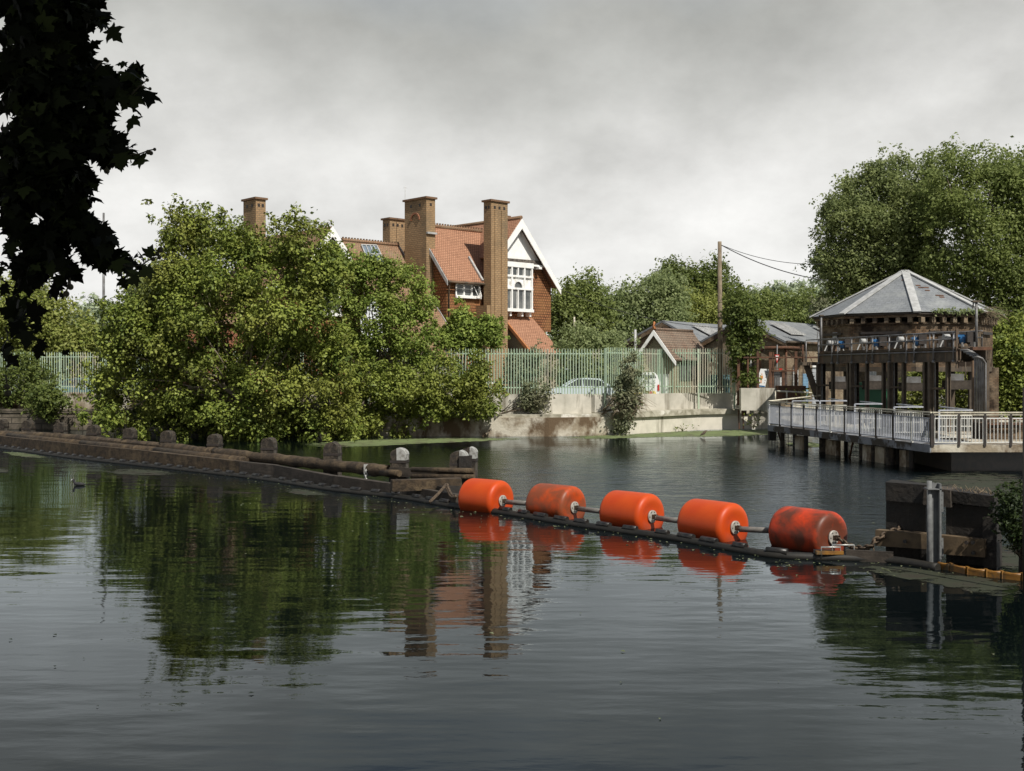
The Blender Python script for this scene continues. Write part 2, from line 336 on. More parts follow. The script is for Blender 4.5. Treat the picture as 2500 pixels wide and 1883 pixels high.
m['or_dusty'] = orange('dusty_orange_plastic', (.20,.055,.022), .34, .55)
m['or_grimy'] = orange('grimy_red_plastic', (.085,.032,.018), .32, .54, (.62,.05,.010), 1.8)
# water: dark body, fresnel reflection, long low ripples plus fine chop on the open basin
k = NT('river_water'); k.b.inputs['Base Color'].default_value = (.002,.004,.005,1); k.b.inputs['Roughness'].default_value = .02; k.b.inputs['IOR'].default_value = 1.333
k.b.inputs['Specular Tint'].default_value = (.74,.91,1.0,1)
def mul(a, b):
    q = k.n('ShaderNodeMath'); q.operation = 'MULTIPLY'
    for i, x in enumerate((a, b)):
        if isinstance(x, (int, float)): q.inputs[i].default_value = x
        else: k.L.new(x, q.inputs[i])
    return q.outputs[0]
def add(a, b):
    q = k.n('ShaderNodeMath'); q.operation = 'ADD'; k.L.new(a, q.inputs[0]); k.L.new(b, q.inputs[1]); return q.outputs[0]
sp = k.n('ShaderNodeSeparateXYZ'); k.L.new(k.tc.outputs['Object'], sp.inputs[0])
line = k.n('ShaderNodeMath'); line.operation = 'MULTIPLY_ADD'; line.inputs[1].default_value = .92; k.L.new(sp.outputs[0], line.inputs[0]); k.L.new(sp.outputs[1], line.inputs[2])
far = k.ramp(add(line.outputs[0], k.ramp(k.noise(.25, 3), 0, 1, -3, 3)), 25, 31)                                # 1 on the basin side of the boom
patch = k.ramp(k.noise(.10, 4, stretch=(1, .8, 1)), .42, .58, .62, 1.0)
calm = k.ramp(sp.outputs[1], 40, 55, 1, .12); fp = mul(mul(far, patch), calm); k.L.new(k.ramp(fp, 0, 1, .02, .10), k.b.inputs['Roughness'])
big = mul(k.noise(.9, 2, .5, stretch=(.45, 1.5, 1)), .012)
mid = mul(mul(k.noise(3.4, 3, .5, stretch=(.6, 1.3, 1)), .0030), patch)
fine = mul(mul(k.noise(6, 4, .6, stretch=(.8, 1.2, 1)), .018), fp)
chop = mul(mul(k.noise(1.5, 4, .65, stretch=(.7, 1.3, 1)), .05), fp)
h = add(add(add(big, mid), fine), chop)
tx = k.n('ShaderNodeTexNoise'); tx.inputs['Scale'].default_value = 2.6; tx.inputs['Detail'].default_value = 4; tx.inputs['Roughness'].default_value = .62
mp_ = k.n('ShaderNodeMapping'); mp_.inputs['Scale'].default_value = (.75, 1.5, 1); k.L.new(k.tc.outputs['Object'], mp_.inputs[0]); k.L.new(mp_.outputs[0], tx.inputs['Vector'])
vs_ = k.n('ShaderNodeVectorMath'); vs_.operation = 'SUBTRACT'; vs_.inputs[1].default_value = (.5,.5,.5); k.L.new(tx.outputs['Color'], vs_.inputs[0])
vm = k.n('ShaderNodeVectorMath'); vm.operation = 'SCALE'; k.L.new(vs_.outputs[0], vm.inputs[0]); k.L.new(mul(fp, .30), vm.inputs['Scale'])
vx = k.n('ShaderNodeVectorMath'); vx.operation = 'MULTIPLY'; vx.inputs[1].default_value = (1,1,0); k.L.new(vm.outputs[0], vx.inputs[0])
va = k.n('ShaderNodeVectorMath'); va.operation = 'ADD'; k.L.new(vx.outputs[0], va.inputs[0])
vb = k.n('ShaderNodeCombineXYZ'); vb.inputs[2].default_value = 1; k.L.new(mul(fp, -.07), vb.inputs[1]); k.L.new(vb.outputs[0], va.inputs[1])
vn = k.n('ShaderNodeVectorMath'); vn.operation = 'NORMALIZE'; k.L.new(va.outputs[0], vn.inputs[0])
bn = k.n('ShaderNodeBump'); k.L.new(vn.outputs[0], bn.inputs['Normal']); bn.inputs['Strength'].default_value = 1.0; bn.inputs['Distance'].default_value = 1.0; k.L.new(h, bn.inputs['Height']); fr_ = k.n('ShaderNodeFresnel'); fr_.inputs['IOR'].default_value = 1.38; k.L.new(bn.outputs[0], fr_.inputs['Normal'])
gl_ = k.n('ShaderNodeBsdfGlossy'); gl_.inputs['Color'].default_value = (.86,.94,1.0,1); k.L.new(bn.outputs[0], gl_.inputs['Normal']); k.L.new(k.ramp(fp, 0, 1, .02, .09), gl_.inputs['Roughness'])
df_ = k.n('ShaderNodeBsdfDiffuse'); df_.inputs['Color'].default_value = (.0022,.004,.0045,1)
mx_ = k.n('ShaderNodeMixShader'); k.L.new(fr_.outputs[0], mx_.inputs[0]); k.L.new(df_.outputs[0], mx_.inputs[1]); k.L.new(gl_.outputs[0], mx_.inputs[2]); k.L.new(mx_.outputs[0], k.out.inputs[0])
m['water'] = k.m

# ------------------------------------------------------------------ foliage
def leaf_mesh(name, mat, parent, pts, nrm, size, rng, aspect=.62, star=False, tint=None, kind=None, org=None):
    n = len(pts); org = np.array(org if org is not None else (tuple(ORG.get(parent.name, Vector())) if parent else (0,0,0)))
    pts = pts-org
    nrm = nrm/np.maximum(np.linalg.norm(nrm, axis=1, keepdims=True), 1e-6)
    r = rng.normal(size=(n, 3)); t = r-nrm*(r*nrm).sum(1, keepdims=True)
    if star: t[:, 2] -= 1.1; t = t-nrm*(t*nrm).sum(1, keepdims=True)
    t /= np.maximum(np.linalg.norm(t, axis=1, keepdims=True), 1e-6); b = np.cross(nrm, t)
    s = (size*rng.uniform(.4, 1.5, n))[:, None] if np.isscalar(size) else size[:, None]
    if star:
        hs_ = [(.04,-.16,.01),(-.08,-.40,-.05),(.10,-.36,0),(.20,-.27,.02),(.30,-.48,-.02),(.52,-.64,-.10),(.50,-.44,-.02),(.56,-.24,.02),(.70,-.30,-.02),(.80,-.15,-.04)]; sh = [(0,0,0)]+hs_+[(1.08,0,-.14)]+[(x, -y, z) for x, y, z in hs_[::-1]]
    else:
        a = aspect/2; sh = [(0,0,0),(.5,-a,.10),(1,0,-.05),(.5,a,.10)]
    kx = len(sh)
    vs = np.stack([pts+s*(x*t+y*b+z*nrm) for x, y, z in sh], axis=1).reshape(-1, 3)
    me = bpy.data.meshes.new(name); me.vertices.add(n*kx); me.vertices.foreach_set('co', vs.astype(np.float32).ravel())
    me.loops.add(n*kx); me.loops.foreach_set('vertex_index', np.arange(n*kx, dtype=np.int32))
    me.polygons.add(n); me.polygons.foreach_set('loop_start', np.arange(0, n*kx, kx, dtype=np.int32))
    me.update(calc_edges=True)
    at = me.attributes.new('tint', 'FLOAT', 'FACE'); at.data.foreach_set('value', (rng.uniform(0, 1, n) if tint is None else tint).astype(np.float32))
    me.materials.append(mat); o = bpy.data.objects.new(name, me); C.objects.link(o)
    if parent: o.parent = parent; ORG[o.name] = Vector(org)
    return o
def inpoly(p, poly):
    x, y = p[:, 0], p[:, 1]; ins = np.zeros(len(p), bool); q = np.array(poly); j = len(q)-1; dist = np.full(len(p), 1e9)
    for i in range(len(q)):
        a, b = q[i], q[j]
        c = ((a[1] > y) != (b[1] > y)) & (x < (b[0]-a[0])*(y-a[1])/(b[1]-a[1]+1e-12)+a[0]); ins ^= c
        d = b-a; t = np.clip(((p-a)@d)/(d@d+1e-9), 0, 1); dist = np.minimum(dist, np.linalg.norm(p-(a+t[:, None]*d), axis=1)); j = i
    return ins, dist
def crown(poly, Y, T, nc, r, nl, seed, edge=.35, under=0, recess=.9, sprig=.4):
    """leaf positions for a crown whose outline is poly (in metres, x and z at depth Y) and whose depth is 2T"""
    rng = np.random.default_rng(seed); q = np.array(poly); lo, hi = q.min(0), q.max(0)
    cs = []; nb = max(5, int(nc/9)); bc = rng.uniform(lo, hi, (nb, 2)); R_b = math.sqrt(np.prod(hi-lo)/nb)*.75
    while len(cs) < nc:
        p = rng.uniform(lo, hi, (nc*3, 2)); ins, d = inpoly(p, poly); ok = ins & (d > edge*r*rng.uniform(.3, 1.3, len(p)))
        p, d = p[ok], d[ok]; half = T*np.sqrt(np.clip(d/(T*1.4), 0.02, 1))
        y = Y+half*np.sign(rng.uniform(-1, .45, len(p)))*rng.uniform(.25, 1, len(p))**.5
        qd = np.min(np.linalg.norm(p[:, None]-bc[None], axis=2), axis=1)/R_b; front = y < Y; y = np.where(front, y+np.clip(qd, 0, 1.3)**2*half*recess, y)
        if under: hh = (p[:, 1]-lo[1])/(hi[1]-lo[1]); y = np.where((hh < .5) & (rng.uniform(0, 1, len(p)) < .62), y+under*(1-hh/.5)**.6, y)
        for k_ in range(len(p)): s_q = y[k_]/Y; cs.append((p[k_, 0]*s_q, y[k_], CH+(p[k_, 1]-CH)*s_q, d[k_]))
    cs = np.array(cs[:nc]); rr = r*rng.uniform(.55, 1.25, nc)*np.clip(.55+cs[:, 3]/(2.2*r), .5, 1)
    ns = int(nc*sprig)                                                     # loose sprays standing out from the outline
    if ns:
        seg = np.roll(q, -1, 0)-q; ln = np.linalg.norm(seg, axis=1); ci = rng.choice(len(q), ns, p=ln/ln.sum()); u = rng.uniform(0, 1, ns)[:, None]
        b2 = q[ci]+seg[ci]*u; ctr = q.mean(0); o2 = b2-ctr; o2 /= np.linalg.norm(o2, axis=1, keepdims=True); b2 = b2+o2*rng.uniform(-.6, .5, ns)[:, None]*r
        cs = np.concatenate([cs, np.stack([b2[:, 0], Y+rng.uniform(-.5, .5, ns)*T, b2[:, 1], np.zeros(ns)], 1)]); rr = np.concatenate([rr, r*rng.uniform(.18, .42, ns)]); nc += ns
    pts, nr, ti = [], [], []
    for k_ in range(nc):
        n = max(10, int(nl*(rr[k_]/r)**2)); d = rng.normal(size=(n, 3)); d /= np.linalg.norm(d, axis=1, keepdims=True)
        rad_ = rr[k_]*rng.uniform(.25, 1.08, n)**.5; sub = rng.normal(size=(max(4, n//14), 3))*.55*rr[k_]
        ce = cs[k_, :3]+d*rad_[:, None]*np.array([1, .9, .72])
        half = n//2; ce[:half] = cs[k_, :3]+sub[rng.integers(0, len(sub), half)]+d[:half]*rr[k_]*.28
        pts.append(ce); nr.append(d*.7+np.array([0, -.1, .55])+rng.normal(size=(n, 3))*.45)
        ti.append(np.clip(rng.normal(.5, .22, n)+rng.normal(0, .15), 0, 1))
    return np.concatenate(pts), np.concatenate(nr), np.concatenate(ti), cs, rng
def plant(name, label, cat, poly_v, Y, T, nc, r, nl, size, mat, seed, base=None, bark='bark', trunk_r=.22, group=None, src=False, limbs=14, aspect=.62, ground=1.25, kind=None, edge=.35, limb_r=None, under=0, recess=.35, sprig=.4):
    pp = poly_v if src else V2(poly_v)
    poly = [((x-CX)/F*Y, CH+(HY-y)/F*Y) for x, y in pp]
    pts, nr, ti, cs, rng = crown(poly, Y, T, nc, r, nl, seed, edge, under, recess, sprig)
    if base is None: base = ((cs[:, 0].mean()), Y, ground)
    if kind:
        o = leaf_mesh(name, m[mat], None, pts, nr, size, rng, aspect, tint=ti, org=(0,0,0)); o['kind'] = kind; o['label'] = label; o['category'] = cat; return o
    t = thing(name, label, cat, base, group)
    leaf_mesh('crown', m[mat], t, pts, nr, size, rng, aspect, tint=ti)
    if trunk_r:
        mb = MB(); B = Vector(base); top = Vector((cs[:, 0].mean(), Y, cs[:, 2].mean()*.45+B.z*.55))
        mb.tube([B-Vector((0,0,.4)), B.lerp(top, .5)+Vector((.1,0,0)), top], [trunk_r*1.25, trunk_r, trunk_r*.8], 8)
        R = random.Random(seed); ids = list(range(int(len(cs)/(1+sprig)))); R.shuffle(ids)
        for i in ids[:limbs]:
            e = Vector(cs[i, :3]); s0 = B.lerp(top, R.uniform(.35, 1)); md = s0.lerp(e, .5)+Vector((R.uniform(-.3,.3), R.uniform(-.3,.3), R.uniform(0,.7)*r))
            l0 = limb_r or trunk_r*.42; mb.tube([s0, md, e], [l0, l0*.6, l0*.15], 6)
        mb.build('trunk', m[bark], t)
    return t
# ================================================================== SETTING
def sheet(name, poly, z, mat, kind='structure'):
    mb = MB(); mb.add([(x, y, z) for x, y in poly], [list(range(len(poly)))]); o = mb.build(name, mat); o['kind'] = kind; return o
sheet('river', [(-900,-400),(900,-400),(900,600),(-900,600)], 0, m['water'])
QL = [(-300,74),(-60,70),(-30.4,67.5),(-24.5,66.5),(-16,63.5),(-7.6,60.6),(1.96,60.4),(5.2,61.4),(8.7,64.6),(11,67.0),(18.8,70.4),(60,76),(300,78)]
mb = MB(); n = len(QL)
mb.add([(x, y+1.2, 1.2) for x, y in QL]+[(1500,78,1.2),(1500,3000,1.2),(-1500,3000,1.2),(-1500,74,1.2)], [list(range(n+4))]); o = mb.build('ground', m['ground']); o['kind'] = 'structure'
mb = MB(); mb.box((0,-30,.9), (400, 64, 2.0)); o = mb.build('near_bank', m['ground']); o['kind'] = 'structure'

def wall_run(mb, pts, z0, z1, th):
    """solid wall along a polyline, th metres deep behind it"""
    L_ = [Vector((x, y, 0)) for x, y in pts]; N_ = []
    for i in range(len(L_)):
        d = (L_[min(i+1, len(L_)-1)]-L_[max(i-1, 0)]).normalized(); N_.append(Vector((-d.y, d.x, 0)))
    for i in range(len(L_)-1):
        a, b = L_[i], L_[i+1]; a2, b2 = a+N_[i]*th, b+N_[i+1]*th
        mb.add([(p.x, p.y, z) for z in (z0, z1) for p in (a, b, b2, a2)], [(4,5,6,7),(0,1,5,4),(2,3,7,6)]+([(0,4,7,3)] if i == 0 else [])+([(1,2,6,5)] if i == len(L_)-2 else []))
def off(pts, d):
    L_ = [Vector((x, y, 0)) for x, y in pts]; out = []
    for i in range(len(L_)):
        q = (L_[min(i+1, len(L_)-1)]-L_[max(i-1, 0)]).normalized(); out.append((L_[i].x-q.y*d, L_[i].y+q.x*d))
    return out
t = thing('quay_wall', 'dark blocky stone quay wall at the far left, hung with weeds', 'quay wall', (-24.5,66.5,0))
mb = MB(); wall_run(mb, QL[:6], -1, 1.0, 1.6); mb.build('wall', m['stone'], t)
mb = MB(); wall_run(mb, off(QL[:6], -.06), 1.0, 1.22, 1.5); mb.build('coping', m['stone'], t)
mb = MB(); wall_run(mb, off(QL[:6], 1.2), 1.22, 2.2, .3); mb.build('retaining_wall', m['concrete_old'], t)
t = thing('quay_wall', 'stained brown concrete quay wall below the green fence, in the middle of the far bank', 'quay wall', (0,60.4,0))
mb = MB(); wall_run(mb, QL[5:8], -1, 1.0, 1.5); mb.rough(.0); mb.build('wall', m['concrete_old'], t)
mb = MB(); wall_run(mb, off(QL[5:8], .12), 1.0, 1.16, 1.2); mb.build('coping', m['coping'], t)
mb = MB(); wall_run(mb, off(QL[5:8], 1.15), 1.16, 2.22, .3); mb.build('retaining_wall', m['concrete'], t)
t = thing('quay_wall', 'pale streaked concrete quay wall curving away right behind the footbridge', 'quay wall', (11,67,0))
mb = MB(); wall_run(mb, QL[7:], -1, .92, 1.5); mb.build('wall', m['concrete_pale'], t)
mb = MB(); wall_run(mb, off(QL[7:], -.16), .92, 1.22, 1.4); mb.build('coping', m['coping'], t)
mb = MB(); wall_run(mb, off(QL[7:11], 1.0), 1.22, 2.16, .3); mb.build('retaining_wall', m['concrete'], t)
mb = MB(); a = G(1980+0, 1043); 
for x in (-.05, .12): mb.bar(P(1806+x*60,1000,66.9), P(1808+x*60,1048,66.9), .07, .07)
mb.build('drain_pipe', m['rust'], t)

def fence(label, p0, p1, z0, z1, pitch=.155, post_every=3.0, mat='fence', foot=1.22, name='palisade_fence'):
    a = Vector((*p0, 0)); b = Vector((*p1, 0)); d = (b-a).normalized(); L_ = (b-a).length; nrm = Vector((d.y, -d.x, 0))
    t = thing(name, label, 'fence', (a.x, a.y, foot)); mb = MB(); R = random.Random(int(L_*10))
    k_ = 0
    while k_*pitch < L_:
        c = a+d*(k_*pitch)+nrm*.05; w_ = .028; zt = z1+R.uniform(-.015,.015); ln = d*R.uniform(-.008,.008)
        # folded pale with a pointed tip
        vs = []
        for z, ww, oo in ((z0, w_, 0), (zt-.1, w_, 0), (zt, .006, 0)):
            for sx, sy in ((-1,0),(0,.022),(1,0)): vs.append(c+ln*(z-z0)+d*sx*ww+nrm*sy+Vector((0,0,z)))
        mb.add(vs, [(0,1,4,3),(1,2,5,4),(3,4,7,6),(4,5,8,7),(2,0,3,5),(5,3,6,8)]); k_ += 1
    mb.build('pales', m[mat], t)
    for z in (z0+.42, z1-.30):
        mb = MB(); mb.bar(a+Vector((0,0,z)), b+Vector((0,0,z)), .045, .06); mb.build('rail', m[mat], t)
    for i in range(int(L_/post_every)+1):
        q = a+d*min(i*post_every, L_)-nrm*.05; mb = MB(); mb.box((q.x, q.y, (foot+z1-.05)/2), (.09,.10,z1-.05-foot), math.atan2(d.y, d.x)); mb.build('post', m[mat], t)
    return t
fence('green steel palisade fence at the far left, in front of a parked car', (-36,69.6), (-21.5,67.3), 2.12, 4.62)
fence('long green palisade fence on the stained concrete wall behind the bushes', (-21.4,67.2), (-7.9,61.9), 2.15, 4.70)
fence('green palisade fence in front of the pale car, right of the bushes', (-7.8,61.75), (5.0,62.3), 2.15, 4.72, post_every=3.25)
fence('short slanting stretch of green palisade fence in front of the white van', (5.15,62.4), (8.75,67.1), 2.15, 4.78, post_every=2.9, pitch=.19)
fence('green palisade fence in front of the steel containers, ending at the rusty frame', (8.9,67.3), (13.35,68.1), 2.14, 4.84, post_every=2.25)

# ================================================================== HOUSE
HO = Vector((-.285, 72, 0)); A_ = Vector((.728,.686,0)); B_ = Vector((-.686,.728,0))
def H(u, v, z): return HO+A_*u+B_*v+Vector((0,0,z))
def ray(px, py): return Vector(((px-CX)/F, 1, (HY-py)/F))
def onV(px, py, v):
    d = ray(px, py); o = Vector((0,0,CH)); t_ = (v-(o-HO).dot(B_))/d.dot(B_); p = o+d*t_; return ((p-HO).dot(A_), p.z)
def onU(px, py, u):
    d = ray(px, py); o = Vector((0,0,CH)); t_ = (u-(o-HO).dot(A_))/d.dot(A_); p = o+d*t_; return ((p-HO).dot(B_), p.z)
def hbox(mb, u0, u1, v0, v1, z0, z1):
    vs = [H(u, v, z) for u in (u0, u1) for v in (v0, v1) for z in (z0, z1)]
    mb.add(vs, [(0,1,3,2),(4,6,7,5),(0,4,5,1),(2,3,7,6),(0,2,6,4),(1,5,7,3)]); return mb
Z4 = lambda x, y: (900+x/3.966, 450+y/3.966)
house = thing('brick_house', 'red brick and tile-hung house with tall chimneys and a white gable behind the green fence', 'house', tuple(H(0,3,1.2)))
# --- main wing, gable to the right-front
APU, APZ = onV(1273,534,-.5); RTU, RTZ = onV(1368,702,-.5); sl_ = (APZ-RTZ)/(RTU-APU); LTU = 2*APU-RTU
mb = MB()
wl, wr = -1.5, 3.9; zl = APZ-.45-(APU-wl)*sl_; zr = APZ-.45-(wr-APU)*sl_
mb.prism([H(wl,0,6.05), H(wr,0,6.05), H(wr,0,zr), H(APU,0,APZ-.45), H(wl,0,zl)], B_*.3)
mb.build('gable_wall', m['tile_hung'], house)
mb = MB(); hbox(mb, wl, 3.6, .25, 10, 1.0, 6.05); mb.build('lower_wall', m['brick_red'], house)
mb = MB(); hbox(mb, wl, wl+.3, .301, 10, 6.05, zl); hbox(mb, wr-.3, wr, .301, 10, 6.05, zr); mb.build('side_wall', m['tile_hung'], house)
mb = MB(); VB = 10.5
LTZ = APZ-(APU+1.45)*sl_; slab(mb, [H(APU,-.5,APZ+.06), H(-1.45,-.5,LTZ+.06), H(-1.45,VB,LTZ+.06), H(APU,VB,APZ+.06)], .14)
slab(mb, [H(APU,-.5,APZ+.06), H(APU,VB,APZ+.06), H(RTU,VB,RTZ+.06), H(RTU,-.5,RTZ+.06)], .14)
mb.build('roof', m['tiles'], house)
rf = bpy.data.objects[mb and 'roof']
mb = MB(); mb.tube([H(APU,-.5,APZ+.08), H(APU,VB,APZ+.08)], .12, 8); mb.build('ridge_tiles', m['tiles_old'], house)
for sgn, eu in ((1, RTU), (-1, -1.45)):                                     # bargeboards: wide white planks
    mb = MB(); a = H(APU,-.52,APZ-.02); b = H(eu,-.52,APZ-abs(eu-APU)*sl_-.02); dn = Vector((0,0,-.62))
    mb.prism([a, b, b+dn*.75, a+dn], -B_*.06); mb.build('bargeboard', m['white'], house)
# soffit, panel
u0, zb = onV(*Z4(1350,715), -.12); u1, zb1 = onV(*Z4(1648,745), -.12)
pu = APU; hw = u1-pu
mb = MB(); mb.prism([H(pu-hw,-.12,zb1), H(pu+hw,-.12,zb1), H(pu,-.12,zb1+hw*sl_)], B_*.1); mb.build('gable_panel', m['white'], house)
mb = MB(); hbox(mb, pu-hw-.2, pu+hw+.15, -.26, -.02, zb1-.27, zb1); mb.rough(.02, 3); mb.build('gable_beam', m['black_beam'], house)
mb = MB(); hbox(mb, pu-hw-.2, pu+hw+.3, -.34, -.03, zb1-.40, zb1-.28); mb.build('gable_sill', m['white'], house)
for uu in (pu+hw-.35, pu-hw+.4):
    mb = MB(); hbox(mb, uu, uu+.25, -.5, -.02, zb1-.56, zb1-.42); mb.build('bracket', m['white'], house)
# big oriel window
wv = -.42
wx0 = onV(*Z4(1350,900), wv)[0]-.75; wx1 = onV(*Z4(1580,900), wv)[0]
zt = onV(*Z4(1440,790), wv)[1]; zs = onV(*Z4(1440,1232), wv)[1]; zt1 = onV(*Z4(1440,893), wv)[1]; zt2 = onV(*Z4(1440,1012), wv)[1]
win = MB(); hbox(win, wx0, wx1, wv, -.02, zs, zt); wo = win.build('window', m['white'], house)
cols = [onV(*Z4(x, 1000), wv)[0] for x in (1316, 1380, 1502, 1574)]
mid_u = onV(*Z4(1441,1000), wv)[0]
fr = MB()
hbox(fr, wx0-.05, wx1+.06, wv-.14, wv-.003, zs-.02, zs+.16); hbox(fr, wx0-.05, wx1+.06, wv-.12, wv-.003, zt-.10, zt+.22)
for z in (zt1, zt2): hbox(fr, wx0, wx1+.03, wv-.11, wv-.003, z-.06, z+.06)
for c_ in cols: hbox(fr, c_-.06, c_+.06, wv-.10, wv-.003, zs+.16, zt-.10)
hbox(fr, mid_u-.04, mid_u+.04, wv-.09, wv-.003, zs+.16, zt2-.06); hbox(fr, mid_u-.05, mid_u+.05, wv-.09, wv-.003, zt1+.06, zt-.10)
fr.build('frame', m['white'], wo)
arc = MB(); R1 = (cols[2]-cols[1])/2-.06; cz = zt2+.06
outer = [(mid_u+R1*math.cos(a), cz+R1*1.08*math.sin(a)) for a in np.linspace(0, math.pi, 15)]; inner = [(mid_u+(R1-.14)*math.cos(a), cz+(R1-.14)*1.08*math.sin(a)) for a in np.linspace(0, math.pi, 15)]
for i in range(14):
    q = [outer[i], outer[i+1], inner[i+1], inner[i]]; arc.prism([H(u, wv-.10, z) for u, z in q], B_*.09)
arc.build('arch', m['white'], wo)
cells = []
xs = [wx0+.06]+cols
for j, (za, zb_) in enumerate(((zs+.16, zt2-.06), (zt2+.06, zt1-.06), (zt1+.06, zt-.10))):
    for i in range(4):
        a, b = xs[i]+.06, xs[i+1]-.06
        if b-a < .1: continue
        if i == 2 and j != 1: cells += [(a, mid_u-.05, za, zb_), (mid_u+.05, b, za, zb_)]
        elif i == 2: continue
        elif j == 1: continue
        else: cells.append((a, b, za, zb_))
for a, b, za, zb_ in cells:
    mb = MB(); hbox(mb, a+.03, b-.03, wv-.012, wv-.004, za+.03, zb_-.03); mb.build('pane', m['glass'], wo)
mb = MB(); mb.prism([H(u, wv-.012, z) for u, z in inner], B_*.008); mb.build('pane', m['glass'], wo)
for i in (-.03, .36, .72, .97):
    mb = MB(); uu = wx0+(wx1-wx0)*max(i, .02); hbox(mb, uu-.08, uu+.06, -.40, .0, zs-.30, zs-.022); mb.build('bracket', m['white'], wo)
# lean-to roof under the window
mb = MB(); tu0, tz = onV(*Z4(1362,1290), -.02); tu1, _ = onV(*Z4(1592,1290), -.02); s2 = 2.7; dz = 2.35
tu0 = -.35
slab(mb, [H(tu0,-.01,tz), H(tu0,-s2,tz-dz), H(tu1,-s2,tz-dz), H(tu1,-.01,tz)], .12); mb.build('porch_roof', m['tiles'], house)
mb = MB(); mb.prism([H(tu0+.12,-.02,1.2), H(tu0+.12,-s2+.25,1.2), H(tu0+.12,-s2+.25,tz-dz-.0), H(tu0+.12,-.02,tz-.22)], A_*.25)
mb.prism([H(tu1-.37,-.02,1.2), H(tu1-.37,-s2+.25,1.2), H(tu1-.37,-s2+.25,tz-dz-.0), H(tu1-.37,-.02,tz-.22)], A_*.25)
hbox(mb, tu0+.371, tu1-.371, -s2+.25, -s2+.5, 1.2, tz-dz+.02); mb.build('porch_wall', m['brick_yellow'], house)
mb = MB(); mb.prism([H(tu0-.10,-.01,tz+.02), H(tu0-.10,-s2,tz-dz+.02), H(tu0-.10,-s2,tz-dz-.22), H(tu0-.10,-.01,tz-.22)], A_*.13); mb.build('porch_verge', m['terracotta'], house)
# --- side wing A with its lower roof
ev = -.30; uA, ez = onV(1094,684,ev); rv = ev+3.0; rz = ez+(rv-ev)*1.2
mb = MB(); uE, uR = -1.2, .75
slab(mb, [H(uA,ev,ez), H(uE,ev,ez), H(uR,rv,rz), H(uA,rv,rz)], .14); slab(mb, [H(uA,rv,rz), H(uR,rv,rz), H(uE,2*rv-ev,ez), H(uA,2*rv-ev,ez)], .14)
mb.build('side_roof', m['tiles'], house)
mb = MB(); mb.tube([H(uA,rv,rz+.02), H(uR,rv,rz+.02)], .12, 8)
for i in range(25): q = uA+.1+i*.22; mb.box(H(q,rv,rz+.17), (.08,.10,.14), math.atan2(.686,.728))
mb.build('ridge_crest', m['tiles_old'], house)
wv1 = ev+.42; uW = uA+.25; mb = MB()
mb.prism([H(uW,wv1,1.2), H(uW,2*rv-wv1,1.2), H(uW,2*rv-wv1,ez+.35), H(uW,rv,rz-.18), H(uW,wv1,ez+.35)], A_*.3); mb.build('side_gable_wall', m['tile_hung'], house)
mb = MB(); hbox(mb, uW+.301, wl-.001, wv1, wv1+.3, 1.2, ez+.32); mb.build('front_wall', m['tile_hung'], house)
mb = MB(); a = H(uA-.03,ev-.02,ez-.02); b = H(uA-.03,rv,rz-.02); mb.prism([a, b, b-Vector((0,0,.34)), a-Vector((0,0,.30))], -A_*.05); mb.build('verge_board', m['lead'], house)
mb = MB(); mb.tube([H(uA,ev-.05,ez-.1), H(wl-.1,ev-.05,ez-.1)], .075, 8); mb.build('gutter', m['steel_dark'], house)
mb = MB(); mb.tube([H(uA+.15,ev,ez-.12), H(uW+.1,wv1-.08,ez-.6), H(uW+.1,wv1-.08,1.3)], .05, 8); mb.build('downpipe', m['steel_dark'], house)
mb = MB(); mb.tube([H(-2.15,ev,ez-.12), H(-2.15,wv1-.08,ez-.6), H(-2.15,wv1-.08,1.3)], .05, 8); mb.build('downpipe', m['rust'], house)
def small_window(parent, u0, u1, z0, z1, v, nlt, tilt=None):
    w_ = MB(); hbox(w_, u0, u1, v-.06, v-.003, z0, z1); w_ = w_.build('window', m['white'], parent)
    f = MB(); hbox(f, u0-.06, u1+.06, v-.20, v-.062, z0-.10, z0+.04); hbox(f, u0-.06, u1+.06, v-.16, v-.062, z1-.05, z1+.06)
    st = (u1-u0)/nlt
    for i in range(nlt+1): hbox(f, u0+i*st-.045, u0+i*st+.045, v-.12, v-.063, z0+.04, z1-.05)
    f.build('frame', m['white'], w_)
    for i in range(nlt):
        g = MB(); hbox(g, u0+i*st+.08, u0+(i+1)*st-.08, v-.075, v-.066, z0+.09, z1-.10); g.build('pane', m['glass'], w_)
    if tilt is not None:
        g = MB(); c0 = u0+tilt*st
        g.bar(H(c0+.1,v-.12,z1-.08), H(c0+st*.5,v-.34,z0+.06), .04, .04); g.bar(H(c0+st-.1,v-.12,z1-.08), H(c0+st-.05,v-.34,z0+.06), .04, .04); g.bar(H(c0+st*.4,v-.34,z0+.06), H(c0+st-.05,v-.34,z0+.06), .04, .04); g.build('casement', m['white'], w_)
su0, sz1 = onV(*Z4(848,955), wv1-.1); su1, _ = onV(*Z4(1075,955), wv1-.1); _, sz0 = onV(*Z4(960,1090), wv1-.1)
small_window(house, su0, su1, sz0, sz1, wv1, 3, 2)
